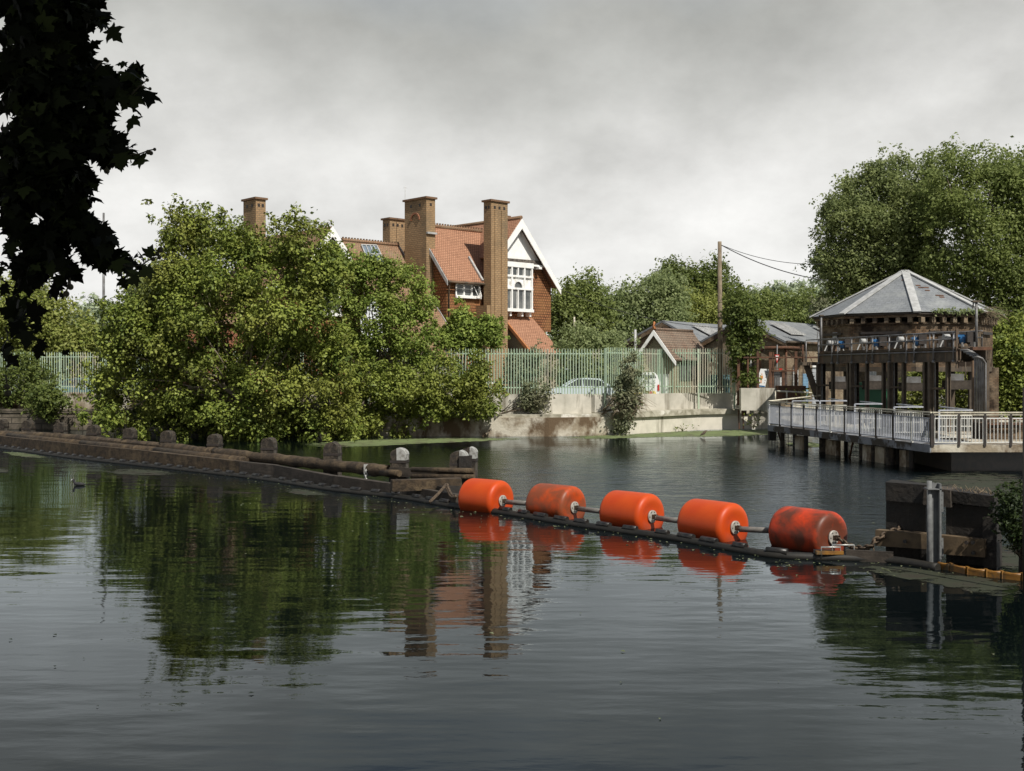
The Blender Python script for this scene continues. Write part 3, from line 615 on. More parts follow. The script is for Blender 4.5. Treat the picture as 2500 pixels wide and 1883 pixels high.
# --- long back wing C with the catslide roof
cu1 = uA-.05; cu0 = cu1-4.3; cv = ev+4.8; cz_ = 11.37
mb = MB(); slab(mb, [H(cu0,cv-6.6,cz_-7.1), H(cu1,cv-6.6,cz_-7.1), H(cu1,cv,cz_), H(cu0,cv,cz_)], .14); slab(mb, [H(cu0,cv,cz_), H(cu1,cv,cz_), H(cu1,cv+3.6,cz_-3.9), H(cu0,cv+3.6,cz_-3.9)], .14)
mb.build('catslide_roof', m['tiles_old'], house)
mb = MB(); mb.tube([H(cu0,cv,cz_+.03), H(cu1,cv,cz_+.03)], .12, 8)
for i in range(20): q = cu0+.1+i*.22; mb.box(H(q,cv,cz_+.16), (.08,.10,.12), math.atan2(.686,.728))
mb.build('ridge_crest', m['tiles_old'], house)
mb = MB(); mb.prism([H(cu1+.003,cv-6.5,cz_-6.9), H(cu1+.003,cv,cz_+.08), H(cu1+.003,cv,cz_-.1), H(cu1+.003,cv-6.5,cz_-7.15)], A_*.04); mb.build('verge_flashing', m['lead'], house)
mb = MB(); hbox(mb, cu0+.2, cu1-.05, cv-6.1, cv+3.2, 1.2, cz_-6.75); mb.build('back_wing_wall', m['brick_yellow'], house)
# solar glazing on the catslide
def onC(px, py):                                                          # meet the catslide plane
    nrm = Vector((0,0,0)); p0 = H(cu0,cv,cz_); e1 = H(cu1,cv,cz_)-p0; e2 = H(cu0,cv-6.6,cz_-7.1)-p0; nn = e1.cross(e2).normalized()
    if nn.y > 0: nn = -nn
    d = ray(px, py); t_ = (p0-Vector((0,0,CH))).dot(nn)/d.dot(nn); return Vector((0,0,CH))+d*t_, nn
Z3 = lambda x, y: (550+x/4.022, 450+y/4.022)
q = [onC(*Z3(*p)) for p in ((1330,605),(1480,610),(1560,785),(1405,790))]; nn = q[0][1]
sk = MB(); pts = [x[0]+nn*.004 for x in q]; sk.prism(pts, nn*.06); sk = sk.build('skylight', m['skyglass'], house)
fr = MB()
for i in range(4): fr.bar(pts[i]+nn*.09, pts[(i+1) % 4]+nn*.09, .07, .05, nn)
for f_ in (.28, .55, .78): fr.bar(pts[0].lerp(pts[1], f_)+nn*.09, pts[3].lerp(pts[2], f_)+nn*.09, .05, .04, nn)
fr.bar(pts[0].lerp(pts[3], .5)+nn*.093, pts[1].lerp(pts[2], .5)+nn*.093, .05, .04, nn); fr.build('frame', m['lead'], sk)
# --- cross wing D with the half-hidden white gable
dv = 4.0; du, dz_ = onV(811,552,dv-.5); dh = 2.8
mb = MB(); slab(mb, [H(du,dv-.5,dz_), H(du-dh,dv-.5,dz_-dh*1.25), H(du-dh,dv+8,dz_-dh*1.25), H(du,dv+8,dz_)], .14); slab(mb, [H(du,dv-.5,dz_), H(du,dv+8,dz_), H(du+dh,dv+8,dz_-dh*1.25), H(du+dh,dv-.5,dz_-dh*1.25)], .14)
mb.build('cross_roof', m['tiles_old'], house)
for s_ in (1, -1):
    mb = MB(); a = H(du,dv-.52,dz_-.02); b = H(du+s_*dh,dv-.52,dz_-dh*1.25-.02); mb.prism([a, b, b-Vector((0,0,.45)), a-Vector((0,0,.6))], -B_*.06); mb.build('bargeboard', m['white'], house)
mb = MB(); mb.prism([H(du-dh+.4,dv,1.2), H(du+dh-.4,dv,1.2), H(du+dh-.4,dv,dz_-(dh-.4)*1.25-.3), H(du,dv,dz_-.4), H(du-dh+.4,dv,dz_-(dh-.4)*1.25-.3)], B_*.3); mb.build('cross_gable_wall', m['tile_hung'], house)
mb = MB(); mb.prism([H(du-1.5,dv-.1,dz_-2.2), H(du+1.5,dv-.1,dz_-2.2), H(du,dv-.1,dz_-.45)], B_*.08); mb.build('gable_panel', m['white'], house)
small_window(house, du-.9, du+.9, dz_-5.2, dz_-3.4, dv, 3)
mb = MB(); hbox(mb, du-dh+.4, du+dh-.4, dv+.301, dv+7.5, 1.2, dz_-dh*1.25-.1); mb.build('cross_wing_wall', m['brick_red'], house)
# --- chimneys
def chimney(u0, u1, v0, v1, z0, z1, rec_u=0, rec_v=0, arch=False, holes=3, pots=0, flare=0):
    c = MB(); hbox(c, u0, u1, v0, v1, z0, z1-.12); c = c.build('chimney', m['brick_chim'], house)
    q = MB(); hbox(q, u0-.10, u1+.10, v0-.10, v1+.10, z1-.119, z1); q.build('cap', m['brick_cap'], c)
    if flare: q = MB(); vm = (v0+v1)/2; hw = (v1-v0)/2; q.prism([H(u0-.003,vm-hw-flare,z0), H(u0-.003,vm+hw+flare,z0), H(u0-.003,vm+hw,z0+3.2), H(u0-.003,vm-hw,z0+3.2)], A_*(u1-u0-.1)); q.build('shoulder', m['brick_chim'], c)
    q = MB()
    for i in range(rec_u):                                                # raised brick pilasters on the front
        w_ = (u1-u0)/(2*rec_u+1); uu = u0+w_*(2*i+1)
        hbox(q, uu, uu+w_, v0-.05, v0-.003, z0+3.4, z1-.62)
    for i in range(rec_v):
        w_ = (v1-v0)/(2*rec_v+1); vv = v0+w_*(2*i+1)
        hbox(q, u0-.05, u0-.003, vv, vv+w_, z0+1.5, z1-(2.2 if arch else .62))
    if q.v: q.build('pilaster', m['brick_chim'], c)
    q = MB()
    for i in range(holes): uu = u0+(u1-u0)*(i+.75)/(holes+.5); hbox(q, uu-.08, uu+.08, v0-.012, v0-.004, z1-.56, z1-.38)
    for i in range(max(2, holes-1)): vv = v0+(v1-v0)*(i+.75)/(max(2, holes-1)+.5); hbox(q, u0-.012, u0-.004, vv-.08, vv+.08, z1-.56, z1-.38)
    q.build('vent_hole', m['rail_black'], c)
    if arch:
        q = MB(); vm = (v0+v1)/2; zc = z1-1.35; R_ = .36
        for i in range(12):
            a0, a1 = math.pi*i/12, math.pi*(i+1)/12
            q.prism([H(u0-.004, vm+R_*math.cos(a0), zc+R_*math.sin(a0)), H(u0-.004, vm+R_*math.cos(a1), zc+R_*math.sin(a1)), H(u0-.004, vm+(R_+.1)*math.cos(a1), zc+(R_+.1)*math.sin(a1)), H(u0-.004, vm+(R_+.1)*math.cos(a0), zc+(R_+.1)*math.sin(a0))], -A_*.06)
        q.build('arch', m['brick_red'], c)
    for i in range(pots):
        q = MB(); uu = u0+(u1-u0)*(i+.5)/pots; q.tube([H(uu,(v0+v1)/2,z1), H(uu,(v0+v1)/2,z1+.12)], .12, 8); q.build('chimney_pot', m['terracotta'], c)
    return c
# second (front) chimney beside the big window
cf = -.95; c2u1 = onV(1239.5,600,cf)[0]; c2u0 = onV(1199,600,cf)[0]; c2v1 = onU(1181,600,c2u0)[0]; c2z = onV(1199,486.5,cf)[1]
chimney(c2u0, c2u1, cf, c2v1, 1.2, c2z, rec_u=2, holes=3, pots=0)
mb = MB(); hbox(mb, c2u0-.30, c2u0-.004, cf+.05, wv1-.01, 1.2, 7.5); mb.build('chimney_base', m['brick_chim'], house)
mb = MB(); mb.bar(H(c2u0-.10,ev+.0,ez+.12), H(c2u0-.10,ev+1.3,ez+1.68), .14, .10); mb.build('flashing', m['lead'], house)
# arched chimney on the side gable
c1v0 = onU(1041,560,uA-.3)[0]; c1v1 = onU(988,560,uA-.3)[0]; c1u1 = onV(1062.5,560,c1v0)[0]; c1z = onU(1041,479.5,uA-.3)[1]
chimney(uA-.3, c1u1, c1v0, c1v1, 1.2, c1z, rec_v=0, arch=True, holes=1)
mb = MB(); hbox(mb, uA-.31, c1u1+.05, c1v0-.14, c1v0-.02, ez+2.9, ez+3.02); mb.build('flashing', m['lead'], house)
# left tall chimney, back small one, far-off one
o0 = H(-11.2,5.5,0)
u_, z_ = onV(594,487,5.5); ub, _ = onV(624,480,5.5)
def chim_px(xl, xc, xr, ytop, v0, holes, zb=8):
    uc, zz_ = onV(xc, ytop, v0); vl = onU(xl, ytop, uc)[0]; ur = onV(xr, ytop, v0)[0]; return chimney(uc, ur, v0, vl, zb, zz_, holes=holes)
chim_px(594.5, 625, 649, 481, 7.0, 2, 1.2)
e0_, e1_, ea, eb = du-8.0, du-1.5, 6.2, 11.8; em = (ea+eb)/2
mb = MB(); hbox(mb, e0_+.3, e1_, ea+.3, eb-.3, 1.2, 6.3); mb.build('left_wing_wall', m['brick_red'], house)
mb = MB(); slab(mb, [H(e0_,ea,6.2), H(e1_,ea,6.2), H(e1_,em,9.2), H(e0_,em,9.2)], .14); slab(mb, [H(e0_,em,9.2), H(e1_,em,9.2), H(e1_,eb,6.2), H(e0_,eb,6.2)], .14); mb.build('left_wing_roof', m['tiles_old'], house)
chim_px(934.5, 952, 990, 531, 8.0, 3, 5)
chim_px(1238, 1239, 1243, 527, 8.5, 1, 11)
mb = MB(); mb.tube([P(988.5,560,75), P(989,454,75)], .02, 5); mb.bar(P(984,459,75), P(994,459,75), .02, .02); mb.build('aerial', m['lead'], house)
# ================================================================== OTHER BUILDINGS
def pump_hall():
    c = G(1914, 905+F*2.3/70, 1.2); O = Vector((16.73,70,0)); a = Vector((-.8,.6,0)); b = Vector((.6,.8,0))
    t = thing('pump_hall', 'long low stock-brick works building with twin slate roofs behind the rusty frame', 'building', (O.x, O.y, 1.2))
    Q = lambda s, r, z: O+a*s+b*r+Vector((0,0,z))
    ze = 5.35; wd = 5.6; rise = 1.35; L_ = 24
    mb = MB(); g = [Q(0,0,1.0), Q(0,0,ze), Q(wd/2,0,ze+rise), Q(wd,0,ze-.05), Q(1.5*wd,0,ze+rise), Q(2*wd,0,ze), Q(2*wd,0,1.0)]
    mb.prism(g, b*.35); mb.build('gable_wall', m['brick_stock'], t)
    mb = MB(); mb.prism([Q(.001,.351,1.0), Q(.001,L_,1.0), Q(.001,L_,ze), Q(.001,.351,ze)], a*.3); mb.build('long_wall', m['brick_stock'], t)
    for i in range(2):
        s0 = i*wd; mb = MB(); e = .25 if i == 0 else 0; e1 = .25 if i == 1 else 0
        slab(mb, [Q(s0-e,-.25,ze+.05-e*.45), Q(s0+wd/2,-.25,ze+rise+.1), Q(s0+wd/2,L_,ze+rise+.1), Q(s0-e,L_,ze+.05-e*.45)], .12)
        slab(mb, [Q(s0+wd/2,-.25,ze+rise+.1), Q(s0+wd+e1,-.25,ze+.05), Q(s0+wd+e1,L_,ze+.05), Q(s0+wd/2,L_,ze+rise+.1)], .12)
        mb.build('roof', m['slate'], t)
        mb = MB()
        for s_a, s_b, za, zb in ((s0-e, s0+wd/2, ze-.08, ze+rise-.02), (s0+wd/2, s0+wd+e1, ze+rise-.02, ze-.08)):
            mb.prism([Q(s_a,-.24,za), Q(s_b,-.24,zb), Q(s_b,-.24,zb-.3), Q(s_a,-.24,za-.3)], b*.12)
        mb.build('verge', m['brick_dark'], t)
        for r0 in (2.4, 9.5):
            w_ = MB(); q0 = s0+wd*.10; k1 = s0+wd*.36; zq = lambda s: ze+.17+(s-s0)/(wd/2)*(rise+.05)
            n_ = Vector((0,0,.0)); w_.prism([Q(q0,r0,zq(q0)), Q(k1,r0,zq(k1)), Q(k1,r0+2.4,zq(k1)), Q(q0,r0+2.4,zq(q0))], Vector((0,0,.06)))
            for j in range(6): rr = r0+.2+j*.4; w_.bar(Q(q0,rr,zq(q0)+.08), Q(k1,rr,zq(k1)+.08), .08, .05)
            w_.build('rooflight', m['lead'], t)
    mb = MB(); mb.tube([Q(-.3,-.25,ze-.1), Q(-.3,L_,ze-.1)], .09, 8); mb.build('gutter', m['steel_dark'], t)
    mb = MB(); mb.tube([Q(-.1,.1,ze-.2), Q(-.1,.1,1.4)], .07, 8); mb.build('downpipe', m['rust'], t)
    def arched(s, z0, w_, h_, on='g', glass='grey_door'):
        f = MB(); n_ = 12; r_ = w_/2
        pt = lambda x, z: (Q(s+x,-.03,z) if on == 'g' else Q(-.03,s+x,z))
        ol = [pt(-r_-.1,z0), pt(r_+.1,z0)]+[pt((r_+.1)*math.cos(math.pi*i/n_), z0+h_-r_+(r_+.1)*math.sin(math.pi*i/n_)) for i in range(n_+1)]
        f.prism(ol, (b if on == 'g' else a)*.02); f = f.build('window', m['brick_dark'], t)
        il = [pt(-r_,z0+.05), pt(r_,z0+.05)]+[pt(r_*math.cos(math.pi*i/n_), z0+h_-r_+r_*math.sin(math.pi*i/n_)) for i in range(n_+1)]
        g_ = MB(); nn_ = (b if on == 'g' else a)*-1; g_.prism([q+nn_*.02 for q in il], nn_*.02); g_.build('pane', m['glass'], f)
        fr_ = MB()
        for x in (-r_+.05, -r_*.35, r_*.35, r_-.05): fr_.bar(pt(x,z0+.05)+nn_*.06, pt(x,z0+h_-.25)+nn_*.06, .04, .04)
        for z in (z0+.08, z0+h_*.4, z0+h_*.7): fr_.bar(pt(-r_,z)+nn_*.06, pt(r_,z)+nn_*.06, .04, .04)
        fr_.build('frame', m['white'], f)
    arched(2.6, 3.7, 1.0, 1.5); arched(8.2, 3.7, 1.0, 1.5)
    arched(1.6, 2.2, .8, 1.6, 'l')
    for s_ in (4.4, 11.2, 14.8):
        d_ = MB(); d_.prism([Q(-.05,s_,1.2), Q(-.05,s_+1.6,1.2), Q(-.05,s_+1.6,3.7), Q(-.05,s_,3.7)], a*.04); d_ = d_.build('door', m['grey_door'], t)
        l_ = MB(); l_.bar(Q(-.09,s_+.8,1.3), Q(-.09,s_+.8,3.6), .03, .03); l_.bar(Q(-.09,s_-.1,3.78), Q(-.09,s_+1.7,3.78), .10, .14); l_.build('frame', m['white'], d_)
    d_ = MB(); d_.prism([Q(-.05,2.9,1.2), Q(-.05,3.7,1.2), Q(-.05,3.7,3.3), Q(-.05,2.9,3.3)], a*.04); d_.build('blue_door', m['blue_door'], t, label='light blue door beside the stair')
    mb = MB(); mb.tube([Q(1.5,-.1,2.9), Q(1.5,-.3,4.6), Q(1.2,-.3,4.9), Q(-.2,-.3,4.9), Q(-.4,2.5,4.9)], .11, 8); mb.build('duct', m['rust'], t)
pump_hall()
def hut():
    Y = 66.8; a0 = P(1649,880,66.8); apx = P(1595,804,67.2); lf = P(1545,880,68.0)
    a = (Vector((a0.x-lf.x, a0.y-lf.y, 0))).normalized(); b = Vector((-a.y, a.x, 0)); b = b if b.x > 0 else b
    b = Vector((.78,.626,0)) if False else Vector((-a.y, a.x, 0))
    b = (b+a*.35).normalized()
    O = Vector((lf.x, lf.y, 0)); wd = (a0-lf).length; L_ = 4.6; ze = (a0.z+lf.z)/2; za = apx.z
    t = thing('brick_hut', 'small pale brick hut with brown tiled gable roof behind the white van', 'hut', (O.x+wd/2*a.x, O.y, 1.2))
    b = Vector((.62,.785,0))
    Q = lambda s, r, z: O+a*s+b*r+Vector((0,0,z))
    mb = MB(); i_ = .3; sl2 = (za-ze)/(wd/2)
    mb.prism([Q(i_,.5,1.2), Q(wd-i_,.5,1.2), Q(wd-i_,.5,ze+i_*sl2-.1), Q(wd/2,.5,za-.15), Q(i_,.5,ze+i_*sl2-.1)], b*.25)
    mb.prism([Q(wd-i_-.001,.751,1.2), Q(wd-i_-.001,L_,1.2), Q(wd-i_-.001,L_,ze+.1), Q(wd-i_-.001,.751,ze+.1)], -a*.25); mb.build('wall', m['brick_yellow'], t)
    mb = MB(); slab(mb, [Q(0,0,ze), Q(wd/2,0,za), Q(wd/2,L_,za), Q(0,L_,ze)], .1); slab(mb, [Q(wd/2,0,za), Q(wd,0,ze), Q(wd,L_,ze), Q(wd/2,L_,za)], .1); mb.build('roof', m['tiles_brown'], t)
    mb = MB(); mb.tube([Q(wd/2,0,za+.03), Q(wd/2,L_,za+.03)], .08, 8); mb.build('ridge_tiles', m['tiles_brown'], t)
    for s0, s1 in ((wd/2, -.05), (wd/2, wd+.05)):
        mb = MB(); p, q = Q(s0,-.06,za-.03), Q(s1,-.06,ze-.08); mb.prism([p, q, q-Vector((0,0,.25)), p-Vector((0,0,.32))], b*.05); mb.build('bargeboard', m['white'], t)
    mb = MB(); mb.tube([Q(wd/2,.05,za), Q(wd/2,.05,za+.2)], [.12,.03], 6); mb.tube([Q(wd/2,-.1,za+.1), Q(wd/2,.05,za+.42), Q(wd/2,.2,za+.3)], [.05,.07,.03], 6); mb.build('finial', m['terracotta'], t)
    mb = MB(); mb.prism([Q(wd-i_+.02,1.0,2.9), Q(wd-i_+.02,3.6,2.9), Q(wd-i_+.02,3.6,3.9), Q(wd-i_+.02,1.0,3.9)], a*.03); mb.build('window', m['glass'], t)
    for x in (1.0, 1.65, 2.3, 2.95, 3.6): mb = MB(); mb.bar(Q(wd-i_+.08,x,2.9), Q(wd-i_+.08,x,3.9), .09, .06); mb.build('window_bar', m['timber_plank'], t)
    mb = MB(); mb.prism([Q(1.4,.46,1.6), Q(2.0,.46,1.6), Q(2.0,.46,3.3), Q(1.4,.46,3.3)], b*.03); mb.build('door', m['white'], t)
hut()
mb = MB(); c = P(1636,945,64.8)
# small white notice on the hut
solo('utility_pole', MB().tube([(P(1758,0,70).x+.02,70,1.2), (P(1758,0,70).x,70,6), (P(1757,0,70).x,70,P(0,590,70).z)], [.17,.15,.12], 10), m['pole'], 'tall brown wooden utility pole behind the right end of the green fence', 'utility pole')
def wire(name, a, b, sag, label, r=.018):
    a, b = Vector(a), Vector(b); pts = [a.lerp(b, i/16)-Vector((0,0,sag*4*(i/16)*(1-i/16))) for i in range(17)]
    solo(name, MB().tube(pts, r, 5), m['wire'], label, 'wire')
top = P(1760,598,70)
wire('overhead_wire', top, P(2010,645,66), .35, 'upper thin wire running right from the wooden pole toward the big tree')
wire('overhead_wire', top, P(2010,684,64), .3, 'lower thick wire sloping down right from the wooden pole', .028)
wire('overhead_wire', P(1368,706,74), P(1756,800,69.8), .5, 'slack dark wire from the house gable to the wooden pole')
solo('lamp_post', MB().tube([(P(253,0,95).x,95,1.2), P(253,520,95)], [.14,.09], 8), m['conduit'], 'thin grey mast at the left, rising above the trees', 'mast')
solo('white_post', MB().tube([(P(1403,0,69).x,69,1.2), P(1403,806,69), P(1402,774,69)], [.09,.08,.05], 8), m['rail_top'], 'cream post standing behind the fence between house and hut', 'post')
mb = MB(); q = P(1551,805,67); mb.tube([(q.x,67,1.2), q], .07, 8); mb.bar(q+Vector((-.2,0,-.2)), q+Vector((.1,0,-.2)), .04, .04)
solo('telegraph_post', mb, m['lead'], 'short grey post with a side bracket left of the hut', 'post')

# ---- vehicles and things behind the fence
def car(name, label, loc, rz, L_=4.1, col='paint_car', Hh=1.45):
    t = thing(name, label, 'car', (0,0,0)); w_ = .84
    side = [(-L_/2,.32),(-L_/2+.05,.75),(-L_/2+.75,.92),(-L_/2+1.35,1.0),(L_/2-.95,1.0),(L_/2-.15,.92),(L_/2,.6),(L_/2-.03,.32)]
    b = MB(); b.prism([Vector((x,-w_,z)) for x, z in side], (0,2*w_,0)); b.build('body', m[col], t)
    cab = [(-L_/2+1.15,1.0),(-L_/2+1.85,Hh-.03),(-L_/2+2.4,Hh),(L_/2-1.1,Hh-.04),(L_/2-.45,1.0)]
    b = MB(); b.prism([Vector((x,-w_+.12,z)) for x, z in cab], (0,2*w_-.24,0)); b.build('cabin', m['glass'], t)
    b = MB(); r = [(-L_/2+1.80,Hh-.05),(-L_/2+2.4,Hh+.02),(L_/2-1.1,Hh-.02),(L_/2-.98,Hh-.10)]
    b.prism([Vector((x,-w_+.10,z)) for x, z in r], (0,2*w_-.20,0))
    for y in (-w_+.10, w_-.10):
        b.bar((-L_/2+1.12,y,1.0), (-L_/2+1.85,y,Hh-.03), .05, .07); b.bar((L_/2-.42,y,1.0), (L_/2-1.05,y,Hh-.04), .05, .10); b.bar((.1,y,1.0), (.05,y,Hh), .05, .06)
    b.build('roof', m[col], t)
    for x in (-L_/2+.78, L_/2-.72):
        for y in (-w_+.06, w_-.06):
            b = MB(); b.tube([(x,y-.1,.31),(x,y+.1,.31)], .31, 18); wo_ = b.build('wheel', m['tyre'], t)
            b = MB(); sgn = -1 if y < 0 else 1; b.tube([(x,y+sgn*.1,.31),(x,y+sgn*.115,.31)], .18, 12); b.build('rim', m['steel'], wo_)
    for y in (-.6, .6):
        b = MB(); b.box((-L_/2-.0,y,.68), (.08,.3,.14)); b.build('headlight', m['white_clean'], t)
        b = MB(); b.box((L_/2-.05,y,.78), (.08,.24,.16)); b.build('tail_light', m['red'], t)
    t.location = loc; t.rotation_euler = (0,0,rz); return t
q = P(1415,950,65.2); car('parked_car', 'pale blue-white parked car seen through the fence right of the grey shrub', (q.x, 65.2, 1.62), rad(4))
q = P(190,950,73); car('parked_car', 'dark grey-green parked car behind the fence at the far left', (q.x, 73, 1.55), rad(-6), 4.3, 'teal')
def van():
    q = P(1570,950,66.3); t = thing('van', 'white van with yellow and red chevrons behind the slanting fence', 'van', (0,0,0))
    w_ = .98; Hh = 2.05
    # facing away: rear end towards the camera at y=0
    pr = [(-w_,.35),(w_,.35),(w_,1.5),(w_-.10,1.85),(w_-.28,Hh),(-w_+.28,Hh),(-w_+.10,1.85),(-w_,1.5)]
    b = MB(); b.prism([Vector((x,0,z)) for x, z in pr], (0,4.6,0)); b.build('body', m['white_clean'], t)
    b = MB(); b.prism([Vector((x,-.02,z)) for x, z in ((-.80,1.72),(.80,1.72),(.72,1.90),(-.72,1.90))], (0,.015,0)); b.build('rear_window', m['glass'], t)
    for i in range(10):
        b = MB(); x = -.95+i*.19; b.prism([Vector((x,-.012,.45)), Vector((x+.19,-.012,.45)), Vector((x+.19+(.22 if x < 0 else -.22),-.012,.95)), Vector((x+(.22 if x < 0 else -.22),-.012,.95))] , (0,.01 if i % 2 else .008,0)); b.build('chevron', m['chev_y'] if i % 2 else m['red'], t)
    b = MB(); b.box((0,-.06,.40), (1.9,.12,.16)); b.build('bumper', m['rubber'], t)
    for x in (-.93, .93): b = MB(); b.box((x,-.02,1.15), (.10,.05,.35)); b.build('tail_light', m['red'], t)
    for x in (-.82, .82):
        for y in (.95, 3.8): b = MB(); b.tube([(x-.1,y,.33),(x+.1,y,.33)], .33, 16); b.build('wheel', m['tyre'], t)
    cu = bpy.data.curves.new('lettering', 'FONT'); cu.body = 'MATERIALS'; cu.size = .30; cu.align_x = 'CENTER'; tmp = bpy.data.objects.new('lettering_tmp', cu)
    C.objects.link(tmp); bpy.context.view_layer.update(); me = bpy.data.meshes.new_from_object(tmp); bpy.data.objects.remove(tmp)
    me.transform(Matrix.Translation((0,-.03,1.38)) @ Matrix.Rotation(rad(90), 4, 'X')); me.materials.clear(); me.materials.append(m['conduit'])
    o = bpy.data.objects.new('lettering', me); C.objects.link(o); o.parent = t
    t.location = (q.x, 66.6, 1.35); t.rotation_euler = (0,0,rad(-4))
van()
for i, (x0, x1, lab) in enumerate(((1703,1730,'teal steel container box behind the fence, left one of the three'), (1733,1753,'teal steel container box behind the fence, middle one of the three'), (1765,1781,'teal steel container box right of the wooden pole, behind the fence'))):
    Y = 70.5; a, b = P(x0,918,Y), P(x1,918,Y); t = thing('steel_container', lab, 'container', ((a.x+b.x)/2, Y, 1.2), 'teal steel containers behind the fence')
    mb = MB(); mb.box(((a.x+b.x)/2, Y+.6, 1.2+(a.z-1.2)/2), (b.x-a.x, 1.2, a.z-1.2)); mb.build('body', m['teal'], t)
    mb = MB(); n_ = 5
    for j in range(n_): mb.box((a.x+(b.x-a.x)*(j+.5)/n_, Y-.02, 1.3+(a.z-1.2)/2-.1), (.05,.04,a.z-1.55))
    mb.build('rib', m['teal'], t)
    mb = MB(); mb.box(((a.x+b.x)/2, Y+.6, a.z+.03), (b.x-a.x+.06, 1.26, .06)); mb.build('lid', m['teal'], t)
# info board leaning on its frame
Y = 69.2; t = thing('notice_board', 'tilted white notice board with an orange figure, behind the rusty frame', 'notice board', tuple(P(1862,950,Y)))
pts = [P(1857,900.5,Y), P(1878,901.5,Y), P(1868,946,Y), P(1852,945,Y), P(1852.5,915,Y)]
mb = MB(); mb.prism(pts[::-1], (0,.04,0)); mb.build('panel', m['white_clean'], t)
mb = MB(); mb.prism([P(1852,940.5,Y-.004), P(1868,942.5,Y-.004), P(1867.3,945.5,Y-.004), P(1852.3,944.2,Y-.004)], (0,-.003,0)); mb.build('blue_band', m['blue'], t)
mb = MB(); f = [(1860,912,1.4)]; mb.sphere(P(1860.2,913.5,Y-.01), .035, 8, 5, (1,.2,1))
mb.prism([P(1857.6,917,Y-.006), P(1862,917.5,Y-.006), P(1860.6,926,Y-.006), P(1857.6,925,Y-.006)], (0,-.004,0))
for a_, b_ in (((1858,917),(1855,924)), ((1862,917),(1862.5,925)), ((1858,925),(1855.5,935)), ((1860,926),(1858.5,936))): mb.bar(P(*a_,Y-.008), P(*b_,Y-.008), .035, .006, (0,1,0))
mb.build('figure', m['skin_print'], t)
mb = MB()
for x, y in ((1873,909),(1871,915),(1869.5,921),(1868,929),(1866.5,935),(1858,934)): mb.box(P(x,y,Y-.006), (.06,.006,.03))
mb.build('small_print', m['conduit'], t)
mb = MB(); mb.bar(P(1860,946,Y+.3), P(1860,956,Y+.4), .05, .05); mb.build('stand', m['conduit'], t)
# give-way sign
Y = 68.5; t = thing('give_way_sign', 'red and white triangular give way sign on a grey pole behind the rusty frame', 'road sign', (P(1896,0,Y).x, Y, 1.2))
mb = MB(); mb.tube([(P(1896,0,Y).x, Y+.05, 1.2), P(1897.5,842,Y+.05)], .04, 8); mb.build('pole', m['conduit'], t)
mb = MB(); mb.prism([P(1891.3,866,Y), P(1903.3,866,Y), P(1897.3,888,Y)], (0,.02,0)); mb.build('plate', m['red'], t)
mb = MB(); mb.prism([P(1893.6,868.5,Y-.004), P(1901,868.5,Y-.004), P(1897.3,881.5,Y-.004)], (0,-.003,0)); mb.build('white_field', m['white_clean'], t)
mb = MB(); mb.prism([P(1902,899,Y+.5), P(1910,899,Y+.5), P(1910,904,Y+.5), P(1902,904,Y+.5)], (0,.03,0)); mb.build('lower_plate', m['red'], t)
# rusty gate frame
Y = 67.0; t = thing('rusty_gate_frame', 'rusty steel frame of posts and rails with a mesh gate, right of the green fence', 'gate', (P(1880,0,Y).x, Y, 1.2))
for x, w_, y0, y1 in ((1803,.16,870,990),(1826,.10,872,986),(1850,.14,858,955),(1881,.20,860,955),(1912,.17,905,975),(1943,.16,858,955),(1888,.05,860,955)):
    mb = MB(); a = P(x,y0,Y); mb.box((a.x, Y, (a.z+max(1.2,P(x,y1,Y).z))/2), (w_,.12,a.z-max(1.2,P(x,y1,Y).z))); mb.build('post', m['rust'], t)
for x0, x1, y, w_ in ((1797,1996,873,.09),(1884,1942,905.5,.09),(1906,1996,949,.09),(1826,1880,951,.06),(1884,1940,899,.04)):
    mb = MB(); mb.bar(P(x0,y,Y-.08), P(x1,y,Y-.08), .04, w_); mb.build('rail', m['rust'], t)
mb = MB()
for i in range(22): x = 1885+i*2.6; mb.bar(P(x,906,Y+.06), P(x,950,Y+.06), .014, .014)
for i in range(12): y = 907+i*3.7; mb.bar(P(1885,y,Y+.06), P(1942,y,Y+.06), .014, .014)
for i in range(12): y = 910+i*3.7; mb.bar(P(1944,y,Y+.06), P(1996,y,Y+.06), .012, .012)
mb.build('mesh_infill', m['conduit'], t)
mb = MB(); mb.bar(P(1920,855,Y), P(1955,892,Y), .03, .03); mb.bar(P(1973,860,Y), P(1985,888,Y), .03, .03); mb.build('brace', m['rust'], t)
mb = MB(); mb.prism([P(1884,908,Y+.1), P(1909,908,Y+.1), P(1909,921,Y+.1), P(1884,921,Y+.1)], (0,.02,0)); mb.build('sign_plate', m['lead'], t)
solo('concrete_block', MB().box(P(1853,975,66.6)+Vector((0,0,0)), (2.2,.5,1.3)), m['concrete'], 'grey concrete block wall below the tilted notice board', 'wall')
mb = MB(); mb.box(P(1907,932,69.5), (.30,.4,1.0)); mb.box(P(1903,942,69.4), (.42,.4,.5)); solo('white_cabinet', mb, m['white_clean'], 'stepped white cabinet behind the mesh gate', 'cabinet')
solo('metal_crate', MB().box(P(1897,938,69.0), (.28,.4,1.2)).box(P(1892,938,69.0), (.1,.42,1.25)), m['conduit'], 'dark metal rack beside the stepped white cabinet', 'rack')
mb = MB(); mb.box(P(1930,963,66.2), (1.6,.8,1.0)); solo('rusty_tank', mb, m['rust'], 'low rusty tank behind the far end of the footbridge', 'tank')
mb = MB(); mb.box(P(1955,925,71)+Vector((3,0,0)), (.1,.1,.1)); mb.v = []; mb.f = []; mb.s = []
